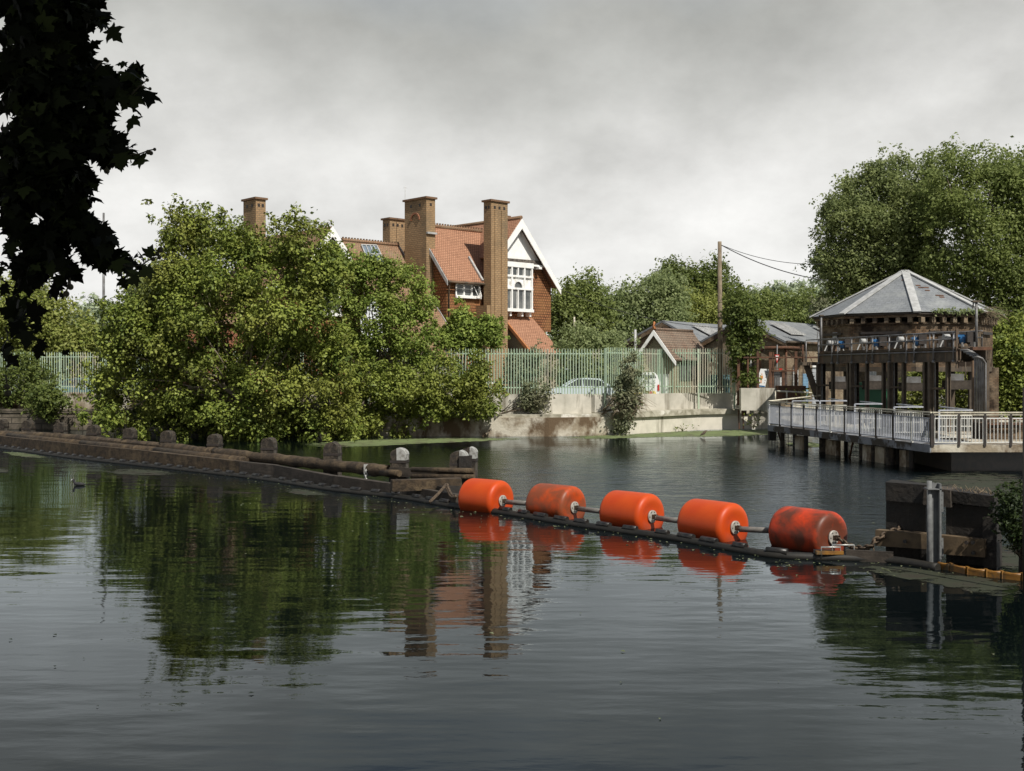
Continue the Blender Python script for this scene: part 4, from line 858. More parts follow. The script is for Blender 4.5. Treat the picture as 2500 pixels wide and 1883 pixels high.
mb.box(P(2128,969,68), (2.3,1.2,1.7)); mb.box(P(2128,950,68), (2.4,1.3,.1)); solo('green_skip', mb, m['green_bin'], 'dark green bin seen between the sluice columns', 'bin')
# parked white/yellow boxes and steps beyond fence below house
mb = MB(); mb.box(P(1232,935,66.5), (2.2,1.2,.12)); mb.box(P(1232,948,66.5), (.4,.6,.3)); mb.box(P(1215,955,66.5), (1.6,.8,.08)); solo('garden_bench', mb, m['white'], 'low white bench behind the fence left of the shrub', 'bench')
# ================================================================== GATEHOUSE
def gatehouse():
    c = Vector((21.06, 61, 0)); t = thing('gatehouse', 'eight-sided sooty brick gatehouse with grey slate roof above the sluices', 'gatehouse', (c.x, c.y, 3.6))
    ph0 = math.atan2(-c.y, -c.x)+rad(6.8)
    def ring_(r, z): return [Vector((c.x+r*math.cos(ph0+k_*math.pi/4), c.y+r*math.sin(ph0+k_*math.pi/4), z)) for k_ in range(8)]
    rw, re, ze, za = 4.42, 4.85, 6.42, 8.85
    def band(name, r, z0, z1, mat, **kw):
        mb = MB(); mb.prism(ring_(r, z0), (0,0,z1-z0)); return mb.build(name, mat, t, **kw)
    band('wall', rw, 3.7, 5.95, m['brick_dark']); band('floor_beam', rw+.08, 3.45, 3.7, m['steel_dark'])
    band('cornice', rw+.10, 5.83, 5.90, m['brick_dark']); band('cornice', re-.16, 6.17, 6.30, m['brick_dark'])
    band('eaves', re-.06, 6.30, 6.40, m['timber_plank'])
    R0 = ring_(rw+.12, 6.03)
    for i in range(8):
        a, b = R0[i], R0[(i+1) % 8]; d = (b-a).normalized(); mid = (a+b)/2
        if (mid-c).dot(Vector((-c.x, -c.y, 0))) < 0: continue
        for j in range(6): p = a.lerp(b, (j+.5)/6); mb = MB(); mb.box((p.x, p.y, 6.03), (.20,.30,.26), math.atan2(d.y, d.x)); mb.build('dentil', m['brick_stock'], t)
        mb = MB(); mb.bar(a.lerp(b, .2)+Vector((0,0,-.62)), a.lerp(b, .8)+Vector((0,0,-.62)), .03, .13); mb.build('blind_slot', m['rail_black'], t)
    top = Vector((c.x, c.y, za)); E = ring_(re, ze); mb = MB()
    for i in range(8): mb.add([E[i], E[(i+1) % 8], top], [(0,1,2)])
    mb.add(E, [list(range(8))[::-1]]); mb.build('roof', m['slate'], t)
    for i in range(8):
        a = E[i]; d = (top-a).normalized(); mb = MB(); mb.bar(a-d*.12+Vector((0,0,.04)), top-d*.1+Vector((0,0,.05)), .38, .07); mb.build('hip_flashing', m['lead'], t)
    R = random.Random(4); mb = MB()
    def face_pt(i, s, h): a, b = E[i], E[(i+1) % 8]; n_ = (b-a).cross(top-a).normalized(); n_ = n_ if n_.z > 0 else -n_; return a.lerp(b, s).lerp(top, h)+n_*.012, (b-a).normalized(), n_
    for s, h in ((.35,.62),(.47,.57),(.58,.57),(.38,.57),(.50,.50),(.62,.38),(.70,.38),(.66,.34)):
        p, dx, n_ = face_pt(0, s, h); mb.bar(p-dx*.13, p+dx*.13, .13, .012, n_)
    p, dx, n_ = face_pt(7, .72, .76); mb.bar(p-dx*.06, p+dx*.06, .1, .012, n_)
    mb.build('missing_slate', m['rust'], t)
    mb = MB(); mb.lathe([(0,.10),(.1,.20),(.22,.12),(.35,.10),(.45,.17),(.62,.14),(.8,.05),(.95,.02)], (c.x,c.y,za-.06), (0,0,1), 12); mb.build('finial', m['rust'], t)
    # pale repair patch, door, dark louvred openings facing the walkway
    def on(px, py):                                                        # first wall face met by the photo ray
        Wl = ring_(rw, 0); best = None; d = ray(px, py)
        for i in range(8):
            a, b = Wl[i], Wl[(i+1) % 8]; n_ = Vector(((b-a).y, -(b-a).x, 0)).normalized(); n_ = n_ if n_.dot(a-c) > 0 else -n_
            if d.dot(n_) >= 0: continue
            t_ = a.dot(n_)/d.dot(n_); p = Vector((0,0,CH))+d*t_; s = (p-a).dot((b-a))/(b-a).length_squared
            if 0 <= s <= 1 and (best is None or t_ < best[0]): best = (t_, p, (b-a).normalized(), n_)
        return best[1:]
    for x0, x1, y0, y1, mt in ((2028,2050,812,840,'grey_door'),(2149,2159,828,850,'rail_black'),(2174,2200,826,850,'rail_black'),(2247,2256,823,850,'rail_black'),(2289,2301,821,848,'rail_black'),(2363,2379,817,850,'rail_black'),(2390,2403,817,850,'rail_black')):
        p, dx, n_ = on((x0+x1)/2, (y0+y1)/2); w_ = (x1-x0)/F*p.y; h_ = (y1-y0)/F*p.y
        dx = dx if dx.x > 0 else -dx
        mb = MB(); mb.bar(p-dx*w_/2+n_*.01, p+dx*w_/2+n_*.01, .05, h_); mb.build('opening', m[mt], t)
    for k_, (x, y0, y1) in enumerate(((2412,870,1010),)):
        mb = MB(); q = P(x, 905, 60); mb.box((q.x, 60, 2.2), (.8,.8,2.9)); mb.build('pier', m['brick_dark'], t)
    for k_ in (1, 3, 5):
        p = ring_(rw-.4, 0)[k_]; mb = MB(); mb.box((p.x, p.y, 2.35), (.22,.22,2.2)); mb.build('support', m['steel_dark'], t)
    # growth on the eaves at the right
    rng = np.random.default_rng(8); pts = []
    E0, E1, E2 = Vector(E[0]), Vector(E[1]), Vector(E[2])
    for q0, q1, n_ in ((E0.lerp(E1, .25), E1, 420), (E1, E2, 600)):
        s = rng.uniform(0, 1, n_); b_ = np.array(q0)[None]*(1-s[:, None])+np.array(q1)[None]*s[:, None]; pts.append(b_+rng.normal(size=(n_, 3))*np.array([.1,.1,.07])+np.array([0,0,.02]))
    pts = np.concatenate(pts); leaf_mesh('roof_growth', m['lf_far'], t, pts, rng.normal(size=pts.shape)+[0,0,.6], .13, rng)
    mb = MB(); R = random.Random(5)
    for i in range(60):
        p = E1+Vector((R.uniform(-.5,.5), R.uniform(-.4,.4), R.uniform(-.2,.1))); q = p+Vector((R.uniform(0,.9), R.uniform(-.5,.2), R.uniform(-.7,.25))); mb.tube([p, p.lerp(q,.5)+Vector((0,0,.15)), q], [.014,.01,.005], 4)
    p = on(2050, 790)[0]
    for i in range(8): q = p+Vector((R.uniform(-.5,.5), -.1, R.uniform(-.5,.3))); mb.tube([p+Vector((0,-.1,0)), p.lerp(q,.5)+Vector((0,-.15,.1)), q], [.03,.02,.01], 4)
    mb.build('dead_stems', m['twig'], t)
gatehouse()

# ---- upper walkway: line A->B
WA, WB = Vector((15.55,58,0)), Vector((17.95,46,0)); wd_ = (WB-WA).normalized(); wn = Vector((-wd_.y, wd_.x, 0))   # wn points away (right/back)
wn = wn if wn.x > 0 else -wn
def wl(px, offm=0.0):
    k_ = (px-CX)/F; a = WA+wn*offm; s = (k_*a.y-a.x)/(wd_.x-k_*wd_.y); return a+wd_*s
t = thing('upper_walkway', 'high steel walkway with tube railings and valve gear in front of the gatehouse', 'walkway', (WA.x, WA.y, 3.8))
a, b = wl(1994), wl(2408,1.25)-wn*1.25
for o_, z0, z1, nm in ((0,3.86,4.40,'beam'), (1.15,3.86,4.40,'beam')):
    mb = MB(); mb.bar(a+wn*(o_+.1)+Vector((0,0,(z0+z1)/2)), b+wn*(o_+.1)+Vector((0,0,(z0+z1)/2)), .05, z1-z0)
    for z in (z0+.02, z1-.02): mb.bar(a+wn*(o_+.1)+Vector((0,0,z)), b+wn*(o_+.1)+Vector((0,0,z)), .22, .035)
    mb.build(nm, m['steel_dark'], t)
mb = MB(); mb.prism([a+Vector((0,0,4.42))+wn*.12, b+Vector((0,0,4.42))+wn*.12, b+Vector((0,0,4.42))+wn*1.2, a+Vector((0,0,4.42))+wn*1.2], (0,0,.05)); mb.build('floor', m['steel_dark'], t)
b2 = wl(2334)
for x in (1999,2031,2045,2079,2116,2130,2171,2213,2232,2279,2328):
    q = wl(x); mb = MB(); mb.tube([q+Vector((0,0,3.84)), q+Vector((0,0,5.10))], .035, 8); mb.tube([q+Vector((0,0,3.82)), q+Vector((0,0,3.93))], .07, 8); mb.build('railing_post', m['conduit'], t)
for z in (5.08, 4.78, 4.28):
    mb = MB(); mb.tube([wl(1968 if z > 5 else 1997)+Vector((0,0,z)), b2+Vector((0,0,z))], .030, 6); mb.build('rail', m['conduit'], t)
for z in (5.12, 4.85):
    mb = MB(); mb.tube([wl(2000,1.25)+Vector((0,0,z)), wl(2398,1.25)+Vector((0,0,z))], .028, 6); mb.build('rail', m['conduit'], t)
for i in range(12): q = wl(2006+i*33,1.25); mb = MB(); mb.tube([q+Vector((0,0,4.45)), q+Vector((0,0,5.12))], .03, 6); mb.build('railing_post', m['conduit'], t)
for i in range(26):
    q = wl(2004+i*15, .35); mb = MB(); mb.box(q+Vector((0,0,4.53)), (.07,.07,.22)); mb.build('grating_lug', m['conduit'], t) if i % 2 else None
# ladder end gate at 2336
mb = MB()
for o_ in (0,.45): q = wl(2336+o_*6, o_); mb.bar(q+Vector((0,0,3.6)), q+Vector((0,0,5.2)), .07, .07)
mb.build('gate_frame', m['steel_dark'], t)
# stair at the left end
t2 = thing('access_stair', 'steep dark steel stair rising to the left end of the high walkway', 'stair', tuple(G(1990,1010,1.2)))
Y = 58.6; mb = MB(); mb.bar(P(1968,889,Y), P(2004,995,Y), .30, .10, (0,1,0)); mb.bar(P(1968,889,Y+.8), P(2004,995,Y+.8), .30, .08, (0,1,0)); mb.build('stringer', m['steel_dark'], t2)
mb = MB()
for i in range(11): p = P(1969+i*3.3, 890+i*9.8, Y+.4); mb.box(p, (.22,.75,.04))
mb.build('tread', m['rust'], t2)
mb = MB(); mb.bar(P(1954,888.5,Y), P(2000,888.5,Y), .9, .17); mb.build('landing', m['steel_dark'], t2)
for x, y0 in ((1960,842),(1968,833),(1998,832)):
    mb = MB(); mb.tube([P(x,y0,Y-.3), P(x,890,Y-.3)], .035, 6); mb.build('railing_post', m['rust' if x < 1965 else 'conduit'], t2)
# lighting columns
for (x, y0, y1, off_, lab) in ((2005,772,872,.4,'thin lamp column at the left end of the high walkway'), (2384,738,866,.9,'taller lamp column with a flat head at the right end of the high walkway')):
    q = wl(x, off_); t3 = thing('lamp_column', lab, 'lamp', (q.x, q.y, 4.47)); zt = P(x, y0, q.y).z
    mb = MB(); mb.tube([(q.x,q.y,4.47),(q.x,q.y,zt)], .055, 8); mb.build('column', m['conduit'], t3)
    mb = MB(); mb.box((q.x,q.y,zt+.03), (.36 if x > 2100 else .2,.22,.06)); mb.build('lamp_head', m['steel_dark'], t3)
    if x > 2100:
        mb = MB(); mb.tube([(q.x-.13,q.y,zt-.22),(q.x-.13,q.y,zt)], .03, 6); mb.box((q.x-.05,q.y,zt-.22), (.25,.1,.05)); mb.build('bracket', m['conduit'], t3)
# actuators
labs = ['valve actuator with blue motor at the left end of the high walkway', 'second valve actuator with blue motor from the left on the high walkway', 'third valve actuator with blue motor from the left on the high walkway', 'valve actuator with blue motor at the right end of the high walkway']
for (xw, xb), lab in zip(((2037,2056),(2118,2139),(2210,2237),(2323,2348)), labs):
    q = wl(xw, .62); qb = wl(xb, .62); t3 = thing('valve_actuator', lab, 'actuator', (q.x, q.y, 4.47), 'valve actuators on the high walkway')
    mb = MB(); mb.box((q.x,q.y,4.62), (.30,.30,.30)); mb.lathe([(0,.22),(.15,.2)], (q.x,q.y,4.47), (0,0,1), 10); mb.build('pedestal', m['steel_dark'], t3)
    mb = MB(); mb.lathe([(0,.18),(.03,.25),(.16,.25),(.24,.17),(.27,.05)], (q.x,q.y,4.86), (0,0,1), 16); mb.lathe([(0,.12),(.26,.12)], (q.x-.1,q.y,4.90), (-1,-.2,0), 12); mb.build('hood', m['lead'], t3)
    mb = MB(); mb.lathe([(0,.13),(.04,.17),(.24,.17),(.30,.10)], (qb.x,qb.y,4.88), (.25,-.2,-.95), 14); mb.box((qb.x,qb.y,4.92), (.42,.25,.10)); mb.build('motor', m['blue'], t3)
    mb = MB(); mb.lathe([(0,.10),(.22,.13),(.26,.05)], (qb.x+.1,qb.y-.02,4.75), (.8,-.1,-.25), 12); mb.tube([(q.x,q.y,4.82),(qb.x,qb.y,4.80)], .07, 8); mb.build('gearbox', m['rubber'], t3)
    for dx in (-.55, .42):
        mb = MB(); mb.bar((q.x+dx,q.y-.2,4.48), (q.x+dx*.75,q.y-.2,4.80), .05, .05); mb.build('bracket', m['lead'], t3)
    mb = MB(); mb.box((q.x+1.0*wd_.x*1.1+.15, q.y+wd_.y*1.1, 4.86), (.34,.2,.42)); mb.build('control_box', m['rail_black'], t3)
# columns and gates below
def column(px, w_, lab, pair=True, grp='sluice columns under the high walkway'):
    q = wl(px, .2); t3 = thing('sluice_column', lab, 'column', (q.x, q.y, .95), grp)
    for dx, dy, ww, nm, mt in (((-.16,0,.16,'leg','steel_dark'), (.24,.5,.12,'leg','timber_post'), (.05,.25,.06,'guide','conduit')) if pair else ((0,0,.12,'leg','steel_dark'),)):
        mb = MB(); mb.box((q.x+dx,q.y+dy,2.4), (ww,.06,2.95)); mb.box((q.x+dx-ww/2,q.y+dy,2.4), (.04,.2,2.96)); mb.box((q.x+dx+ww/2,q.y+dy,2.4), (.04,.2,2.96)); mb.build(nm, m[mt], t3)
    if pair: mb = MB(); mb.box((q.x+.04,q.y,2.75), (.6,.3,.09)); mb.build('cross_plate', m['steel_dark'], t3)
for px, lab in ((2006,'dark steel sluice column at the left, beside the stair'), (2088,'second dark steel sluice column from the stair'), (2182,'third dark steel sluice column from the stair'), (2282,'fourth dark steel sluice column from the stair')): column(px, .4, lab)
for px, lab in ((2034,'thin column between the first and second sluice columns'), (2072,'thin column just left of the second sluice column'), (2117,'thin column just right of the second sluice column'), (2158,'thin column just left of the third sluice column'), (2207,'thin column just right of the third sluice column'), (2259,'thin column just left of the fourth sluice column'), (2315,'thin column right of the fourth sluice column')): column(px, .1, lab, False)
for i, (x0, x1, y0, y1) in enumerate(((2026,2078,932,951),(2107,2168,930,951),(2196,2268,935,955),(2303,2372,929,951))):
    q0, q1 = wl(x0, 1.2), wl(x1, 1.2); Y = (q0.y+q1.y)/2+.5; a, b = P(x0,(y0+y1)/2,Y), P(x1,(y0+y1)/2,Y)
    lab = ['raised timber sluice gate beam nearest the stair', 'raised timber sluice gate beam, second from the stair', 'raised timber sluice gate beam, third from the stair', 'raised timber sluice gate beam nearest the conduit pipes'][i]
    t3 = thing('sluice_gate', lab, 'sluice gate', tuple((a+b)/2-Vector((0,0,.3))), 'raised sluice gates')
    mb = MB(); mb.bar(a, b, .35, (y1-y0)/F*Y); mb.build('beam', m['timber_plank'], t3)
    mb = MB(); mb.bar(a.lerp(b,.15)+Vector((0,.1,.33)), a.lerp(b,.72)+Vector((0,.1,.33)), .3, .28); mb.build('upper_beam', m['conduit'], t3)
    for s in (.15,.8): mb = MB(); q = a.lerp(b, s); mb.tube([q, q+Vector((0,.05,1.0))], .025, 6); mb.build('lifting_rod', m['steel_dark'], t3)
# conduit pipes at right
t3 = thing('conduit_bundle', 'bundle of grey conduit pipes bending down from the right end of the high walkway', 'pipes', tuple(wl(2395)+Vector((0,0,.95))))
for i in range(5):
    q = wl(2381+i*6.2, .15+i*.03)
    pts = [q+Vector((-.55+i*.02,.1,4.30-i*.07)), q+Vector((-.3,0,4.32-i*.07)), q+Vector((-.12,0,4.25-i*.07)), q+Vector((-.02,0,4.08-i*.07)), q+Vector((0,0,3.8)), q+Vector((0,0,.9))]
    mb = MB(); mb.tube(pts, .045, 8); mb.build('pipe', m['conduit'], t3)
mb = MB(); q = wl(2376, .3); mb.box(q+Vector((0,0,2.4)), (.09,.12,3.0)); q = wl(2411,.5); mb.box(q+Vector((0,0,2.4)), (.10,.12,3.0)); mb.build('backing_post', m['steel_dark'], t3)
mb = MB(); q = wl(2395,.1); mb.box(q+Vector((.0,0,4.36)), (.75,.3,.12)); mb.build('cable_tray', m['rust'], t3)

# ================================================================== FOOTBRIDGE / DECK
DL, DK = Vector((11.96,53,0)), Vector((14.3,38.8,0)); DR = Vector((30,38.8,0)); DZ = .95
dd = (DK-DL).normalized(); dn = Vector((-dd.y, dd.x, 0)); dn = dn if dn.x > 0 else -dn
t = thing('footbridge', 'low grey footbridge deck on dark piles with railings, angled out over the water at right', 'footbridge', (DL.x, DL.y, 0))
WW = 1.9
mb = MB(); K2 = DK+dn*WW; K2 = Vector((K2.x+.0, DK.y+WW*.8, 0))
mb.prism([Vector((p.x,p.y,DZ-.20)) for p in (DL, DK, DK+Vector((WW*1.1,1.6,0)), DL+dn*WW)], (0,0,.20)); mb.build('deck', m['deck_grey'], t)
mb = MB(); mb.prism([Vector((p.x,p.y,DZ-.235)) for p in (DK+Vector((.003,0,0)), DR, DR+Vector((0,9,0)), DK+Vector((3.2,9,0)), DK+Vector((WW*1.1+.005,1.6,0)))], (0,0,.24)); mb.build('slab', m['concrete_old'], t)
mb = MB(); mb.bar(DL-dn*.03+Vector((0,0,DZ-.12)), DK-dn*.03+Vector((0,0,DZ-.12)), .05, .27); mb.build('fascia', m['deck_grey'], t)
mb = MB(); mb.box((DL.x+.15, DL.y, .55), (.32,.35,.6)); mb.build('end_block', m['timber_wet'], t)
def dl(px, off_=0.0):
    k_ = (px-CX)/F; a = DL+dn*off_; s = (k_*a.y-a.x)/(dd.x-k_*dd.y); return a+dd*s
for px in (1911,1940,1968,2011,2045,2066,2103,2133,2175,2200,2226):
    q = dl(px, .35+.5*(px % 3)); mb = MB(); mb.tube([(q.x,q.y,-1.2),(q.x,q.y,DZ-.24)], .10 if px not in (2011,2175,2200) else .2, 8, smooth=False); mb.build('pile', m['timber_post'] if px % 2 else m['timber_wet'], t)
mb = MB(); mb.bar(dl(1900,.2)+Vector((0,0,DZ-.3)), dl(1906,.5)+Vector((0,0,.25)), .06, .08); mb.bar(dl(2082,.2)+Vector((0,0,DZ-.3)), dl(2074,.5)+Vector((0,0,0)), .06, .08); mb.build('brace', m['rust'], t)
for x0, x1 in ((1946,1968),(2021,2047),(2110,2132),(2142,2165),(2202,2218)):
    a, b = dl(x0, .45), dl(x1, .45); mb = MB(); mb.bar(a+Vector((0,0,.18)), b+Vector((0,0,.18)), .2, .85); mb.build('infill_panel', m['concrete_old'], t)
for x0, x1, z in ((1885,1945,.45),(2070,2102,.35)):
    mb = MB(); 
    for i in range(10): p = dl(x0+(x1-x0)*i/9, .6); mb.tube([p+Vector((0,0,-.1)), p+Vector((0,0,DZ-.25))], .012, 4)
    for i in range(4): mb.tube([dl(x0,.6)+Vector((0,0,.1+i*.16)), dl(x1,.6)+Vector((0,0,.1+i*.16))], .012, 4)
    mb.build('wire_grille', m['conduit'], t)
# posts + panels
def railing(p, q, n_, blacks=True, whites=(), bar_mat='rail_paint', top='rail_top', pitch=.115, h=1.12, lowz=.10, tt=None):
    tt = tt or t; L_ = (q-p).length; d = (q-p)/L_; z = Vector((0,0,1)); st = L_/n_
    for i in range(n_+1):
        c = p+d*st*i; mt = 'rail_white' if i in whites else ('rail_black' if blacks else 'rail_white'); mb = MB(); mb.box(c+z*(DZ+h/2-.04), (.075,.075,h-.0) , math.atan2(d.y,d.x)); mb.build('post', m[mt], tt)
    for i in range(n_):
        a, b = p+d*(st*i+.06), p+d*(st*(i+1)-.06); mb = MB(); nb = max(2, int((st-.12)/pitch))
        for j in range(nb+1): c = a.lerp(b, j/nb); mb.tube([c+z*(DZ+lowz), c+z*(DZ+h-.20)], .018, 4, smooth=False)
        mb.bar(a+z*(DZ+lowz), b+z*(DZ+lowz), .03, .035); mb.bar(a+z*(DZ+h-.20), b+z*(DZ+h-.20), .03, .035); mb.build('panel', m[bar_mat], tt)
    for zz in (h, h-.08) if top == 'rail_top' else (h,):
        mb = MB(); mb.bar(p+z*(DZ+zz), q+z*(DZ+zz), .07, .045 if zz == h else .03); mb.build('handrail', m[top], tt)
railing(DL, DK, 11, whites=(0,5,10))
railing(DK+Vector((.05,0,0)), DK+Vector((.05+.885*13,0,0)), 13, bar_mat='rail_white', pitch=.12)
tb = thing('back_railing', 'white stepped railing along the far side of the footbridge by the sluice columns', 'railing', tuple(DL+dn*WW+Vector((0,0,DZ))))
mb = MB(); mb.tube([DL+Vector((0,0,DZ+1.12)), P(2003,966,57.5)], .04, 8); mb.build('handrail', m['rail_top'], tb)
mb = MB(); mb.tube([P(1893,955,60), P(1996,960,60)], .045, 8); mb.tube([P(1893,955,60), P(1893,985,60)], .04, 6); mb.tube([P(1921,957,60), P(1921,990,60)], .04, 6); mb.build('far_handrail', m['rail_top'], tb)
for x0, x1, yt in ((1935,1998,979),(2002,2066,979),(2087,2152,986.5),(2183,2252,994),(2293,2373,1002)):
    q = dl(x0, WW); Y = q.y; z = CH+(HY-yt)/F*Y; a = Vector(((x0-CX)/F*Y, Y, 0)); b = Vector(((x1-CX)/F*Y, Y, 0))
    for x_, e in ((x0, a),):
        mb = MB(); mb.box(e+Vector((0,0,(z+DZ)/2)), (.06,.06,z-DZ)); mb.build('post', m['rail_paint'], tb)
    mb = MB(); mb.bar(a+Vector((0,0,z)), b+Vector((0,0,z)), .08, .045); mb.build('handrail', m['rail_paint'], tb)
    mb = MB()
    for j in range(14): c = a.lerp(b, j/13); mb.tube([c+Vector((0,0,DZ+.1)), c+Vector((0,0,z-.2))], .014, 4, smooth=False)
    for zz in (DZ+.1, z-.2, DZ+.5): mb.bar(a+Vector((0,0,zz)), b+Vector((0,0,zz)), .03, .03)
    mb.build('panel', m['rail_white'], tb)
    c = b+Vector((.35,4.0,0)); mb = MB(); mb.bar(b+Vector((0,0,z)), c+Vector((0,0,z)), .08, .05); mb.build('handrail', m['rail_paint'], tb)
mb = MB(); mb.box((21,42.6,.95), (7.2,1.0,1.2)); mb.rough(.0); solo('abutment_wall', mb, m['brick_dark'], 'rough sooty masonry wall seen through the railing at the right edge', 'wall')
mb = MB(); mb.tube([P(2400,1020,42.0), P(2410,1028,42.0), P(2412,1045,42.0)], .06, 8); mb.bar(P(2415,1024,41.9), P(2500,1024,41.9), .06, .05); mb.bar(P(2415,1036,41.9), P(2500,1036,41.9), .06, .05); solo('pipe_run', mb, m['rust'], 'rusty pipes running along the masonry at the right edge', 'pipes')
mb = MB(); mb.box((24,43.5,.0), (17.5,8.0,1.35)); solo('shadow_black_abutment', mb, m['rail_black'], 'abutment coloured black for the shadow under the right part of the footbridge', 'abutment')  # its black colour stands in for the shadow below the deck

# ================================================================== TIMBER GUIDE WALL
posts = [(4,1024),(70,1026),(148,1032),(229,1038),(317,1045),(411,1052),(525,1060),(656,1069),(812,1081),(976,1095),(1122,1099)]
t = thing('timber_guide_wall', 'long mossy log rail and plank wall running from the left edge to the first orange buoy', 'guide wall', (-10,40,0))
pw = []
for x, y in posts: Y = F*(CH-1.2)/(y-HY); pw.append(Vector(((x-CX)/F*Y, Y, 0)))
labs = ['leftmost weathered pile, cut by the left edge of the picture', 'second weathered pile from the left edge', 'third weathered pile from the left edge', 'fourth weathered pile from the left edge, pale-topped', 'fifth weathered pile from the left edge', 'sixth weathered pile from the left edge', 'seventh weathered pile from the left edge', 'eighth weathered pile, under the hanging sycamore branches', 'broad dark weathered pile, last one without a white plate', 'weathered pile with a bright white plate on its rounded top', 'end pile with a small white plate beside the first orange buoy']
dirp = (pw[-1]-pw[0]).normalized(); np_ = Vector((dirp.y, -dirp.x, 0)); np_ = np_ if np_.y < 0 else -np_
R = random.Random(2)
def pile(c, ztop, w_, lab, white=0, lean=0.0):
    t3 = thing('timber_pile', lab, 'pile', (c.x,c.y,0), 'rounded-top timber piles of the guide wall')
    hw = w_/2; pr = [(-hw,-1.5),(hw,-1.5),(hw,ztop-hw*.8)]+[(hw*math.cos(a), ztop-hw*.8+hw*.8*math.sin(a)) for a in np.linspace(0.15, math.pi-.15, 9)]+[(-hw,ztop-hw*.8)]
    ax = (dirp*.2+Vector((1,0,0))*.8).normalized(); ay = Vector((-ax.y, ax.x, 0))
    mb = MB(); mb.prism([c+ax*x+Vector((lean*z,0,z))-ay*hw for x, z in pr], ay*w_); mb.rough(.012, int(c.x*100) & 999); mb.build('post', m['timber_post'], t3)
    mb = MB(); mb.box(c+Vector((lean*(ztop-.38),0,ztop-.38)), (w_+.03,w_+.03,.07), math.atan2(ax.y,ax.x)); mb.build('iron_band', m['rail_black'], t3)
    if white:
        p0, p1 = (-.15*hw if white == 1 else .1*hw), hw; pl = [(p0,ztop-.33),(p1+.012,ztop-.33),(p1+.012,ztop-hw*.8)]+[((hw+.02)*math.cos(a), ztop-hw*.8+(hw*.8+.02)*math.sin(a)) for a in np.linspace(.1, 1.75 if white == 1 else 1.4, 7)]
        mb = MB(); mb.prism([c+ax*x+Vector((0,0,z))-ay*(hw+.02) for x, z in pl], ay*(w_*.9)); mb.build('white_plate', m['white_cap'], t3)
for i, (c, lab) in enumerate(zip(pw, labs)):
    pile(c+np_*.0, 1.2+R.uniform(-.02,.02), .43+.03*(i > 7), lab, 1 if i == 9 else (2 if i == 10 else 0), R.uniform(-.015,.015))
q = P(1147,1092,34.5); pile(Vector((q.x,34.5,0)), q.z, .42, 'pale-sided pile standing just behind the end pile', 2)
# log rail
lg = [(0,1061),(148,1069),(298,1084),(525,1106),(640,1118),(760,1131),(880,1143),(950,1151)]
def gY(x):
    p0 = pw[0]; k_ = (x-CX)/F; s = (k_*p0.y-p0.x)/(dirp.x-k_*dirp.y)
    for i in range(len(posts)-1):
        if posts[i][0] <= x <= posts[i+1][0] or (i == 0 and x < posts[0][0]) or (i == len(posts)-2 and x > posts[-1][0]):
            f_ = (x-posts[i][0])/(posts[i+1][0]-posts[i][0]); return pw[i].y+(pw[i+1].y-pw[i].y)*f_
def gP(x, y, d=0): return P(x, y, gY(x)-d)
pts = [gP(x, y, .42) for x, y in lg]
pts.insert(0, pts[0]+(pts[0]-pts[1])*1.5)
for a, b, nm in ((0,4,0),(4,len(pts)-1,1)):
    sub = pts[a:b+1]; dense = []
    for i in range(len(sub)-1):
        for s in range(6): dense.append(sub[i].lerp(sub[i+1], s/6)+Vector((0,0,R.uniform(-.015,.015))))
    dense.append(sub[-1]); mb = MB(); mb.tube(dense, [.19+R.uniform(-.02,.02) for _ in dense], 12); mb.build('log_rail', m['timber_log'], t)
e0 = gP(955,1152,.38); e1 = gP(1160,1158,.38)
mb = MB(); mb.bar(e0, e1+Vector((0,0,-.02)), .3, .26); mb.rough(.015, 5); mb.build('square_rail', m['timber_plank'], t)
for a, b, r_ in (((1005,1147),(1158,1150),.08),((1005,1163),(1158,1164),.08),((932,1154),(975,1156),.10)):
    p, q = gP(*a, .6), gP(*b, .6); mb = MB(); mb.tube([p, q], r_, 8); mb.build('fender_tube', m['timber_log'], t)
# lower walings: stepped planks
low = [(-260,1058),(0,1086),(180,1108),(363,1128),(586,1152),(668,1160),(816,1183),(960,1199),(1120,1222)]
lp = [G(x, y+8, .0)+Vector((0,.35,0)) for x, y in low]
for i in range(len(lp)-1):
    zt_ = (.52,.52,.51,.50,.43,.40,.33,.27,.20); a, b = lp[i]+Vector((0,0,zt_[i]-.32)), lp[i+1]+Vector((0,0,zt_[i+1]-.32))
    mb = MB(); mb.bar(a, b, .24, .64); mb.rough(.012, i); mb.build('plank', m['timber_plank'] if i > 3 else m['timber_log'], t)
    if i < 4: mb = MB(); mb.tube([a+Vector((0,.5,.28)), b+Vector((0,.5,.28))], .16, 8); mb.build('back_log', m['timber_log'], t)
# backing boards on the left half behind the log
for i in range(5):
    a, b = pw[i]+np_*.30, pw[i+1]+np_*.30; mb = MB(); mb.bar(a+Vector((0,0,.42)), b+Vector((0,0,.42)), .12, .46); mb.rough(.01, i+20); mb.build('board', m['timber_log'], t)
for i in range(9,11):
    c = pw[i]+np_*.02; mb = MB(); mb.box(c+Vector((0,0,-.1)), (.56,.5,.9)); mb.build('pile_shoe', m['timber_wet'], t)
e2, e3 = G(955,1185,.35), G(1125,1180,.35)
mb = MB(); mb.bar(e2, e3, .3, .3); mb.rough(.02, 9); mb.build('end_beam', m['timber_log'], t)
mb = MB(); mb.bar(G(1075,1205,.12), G(1130,1200,.12), .3, .35); mb.rough(.02, 10); mb.build('end_beam', m['timber_wet'], t)
mb = MB(); mb.box(G(1128,1160,.5)+Vector((.1,.2,0)), (.35,.5,1.1)); mb.rough(.02, 12); mb.build('end_block', m['timber_wet'], t)

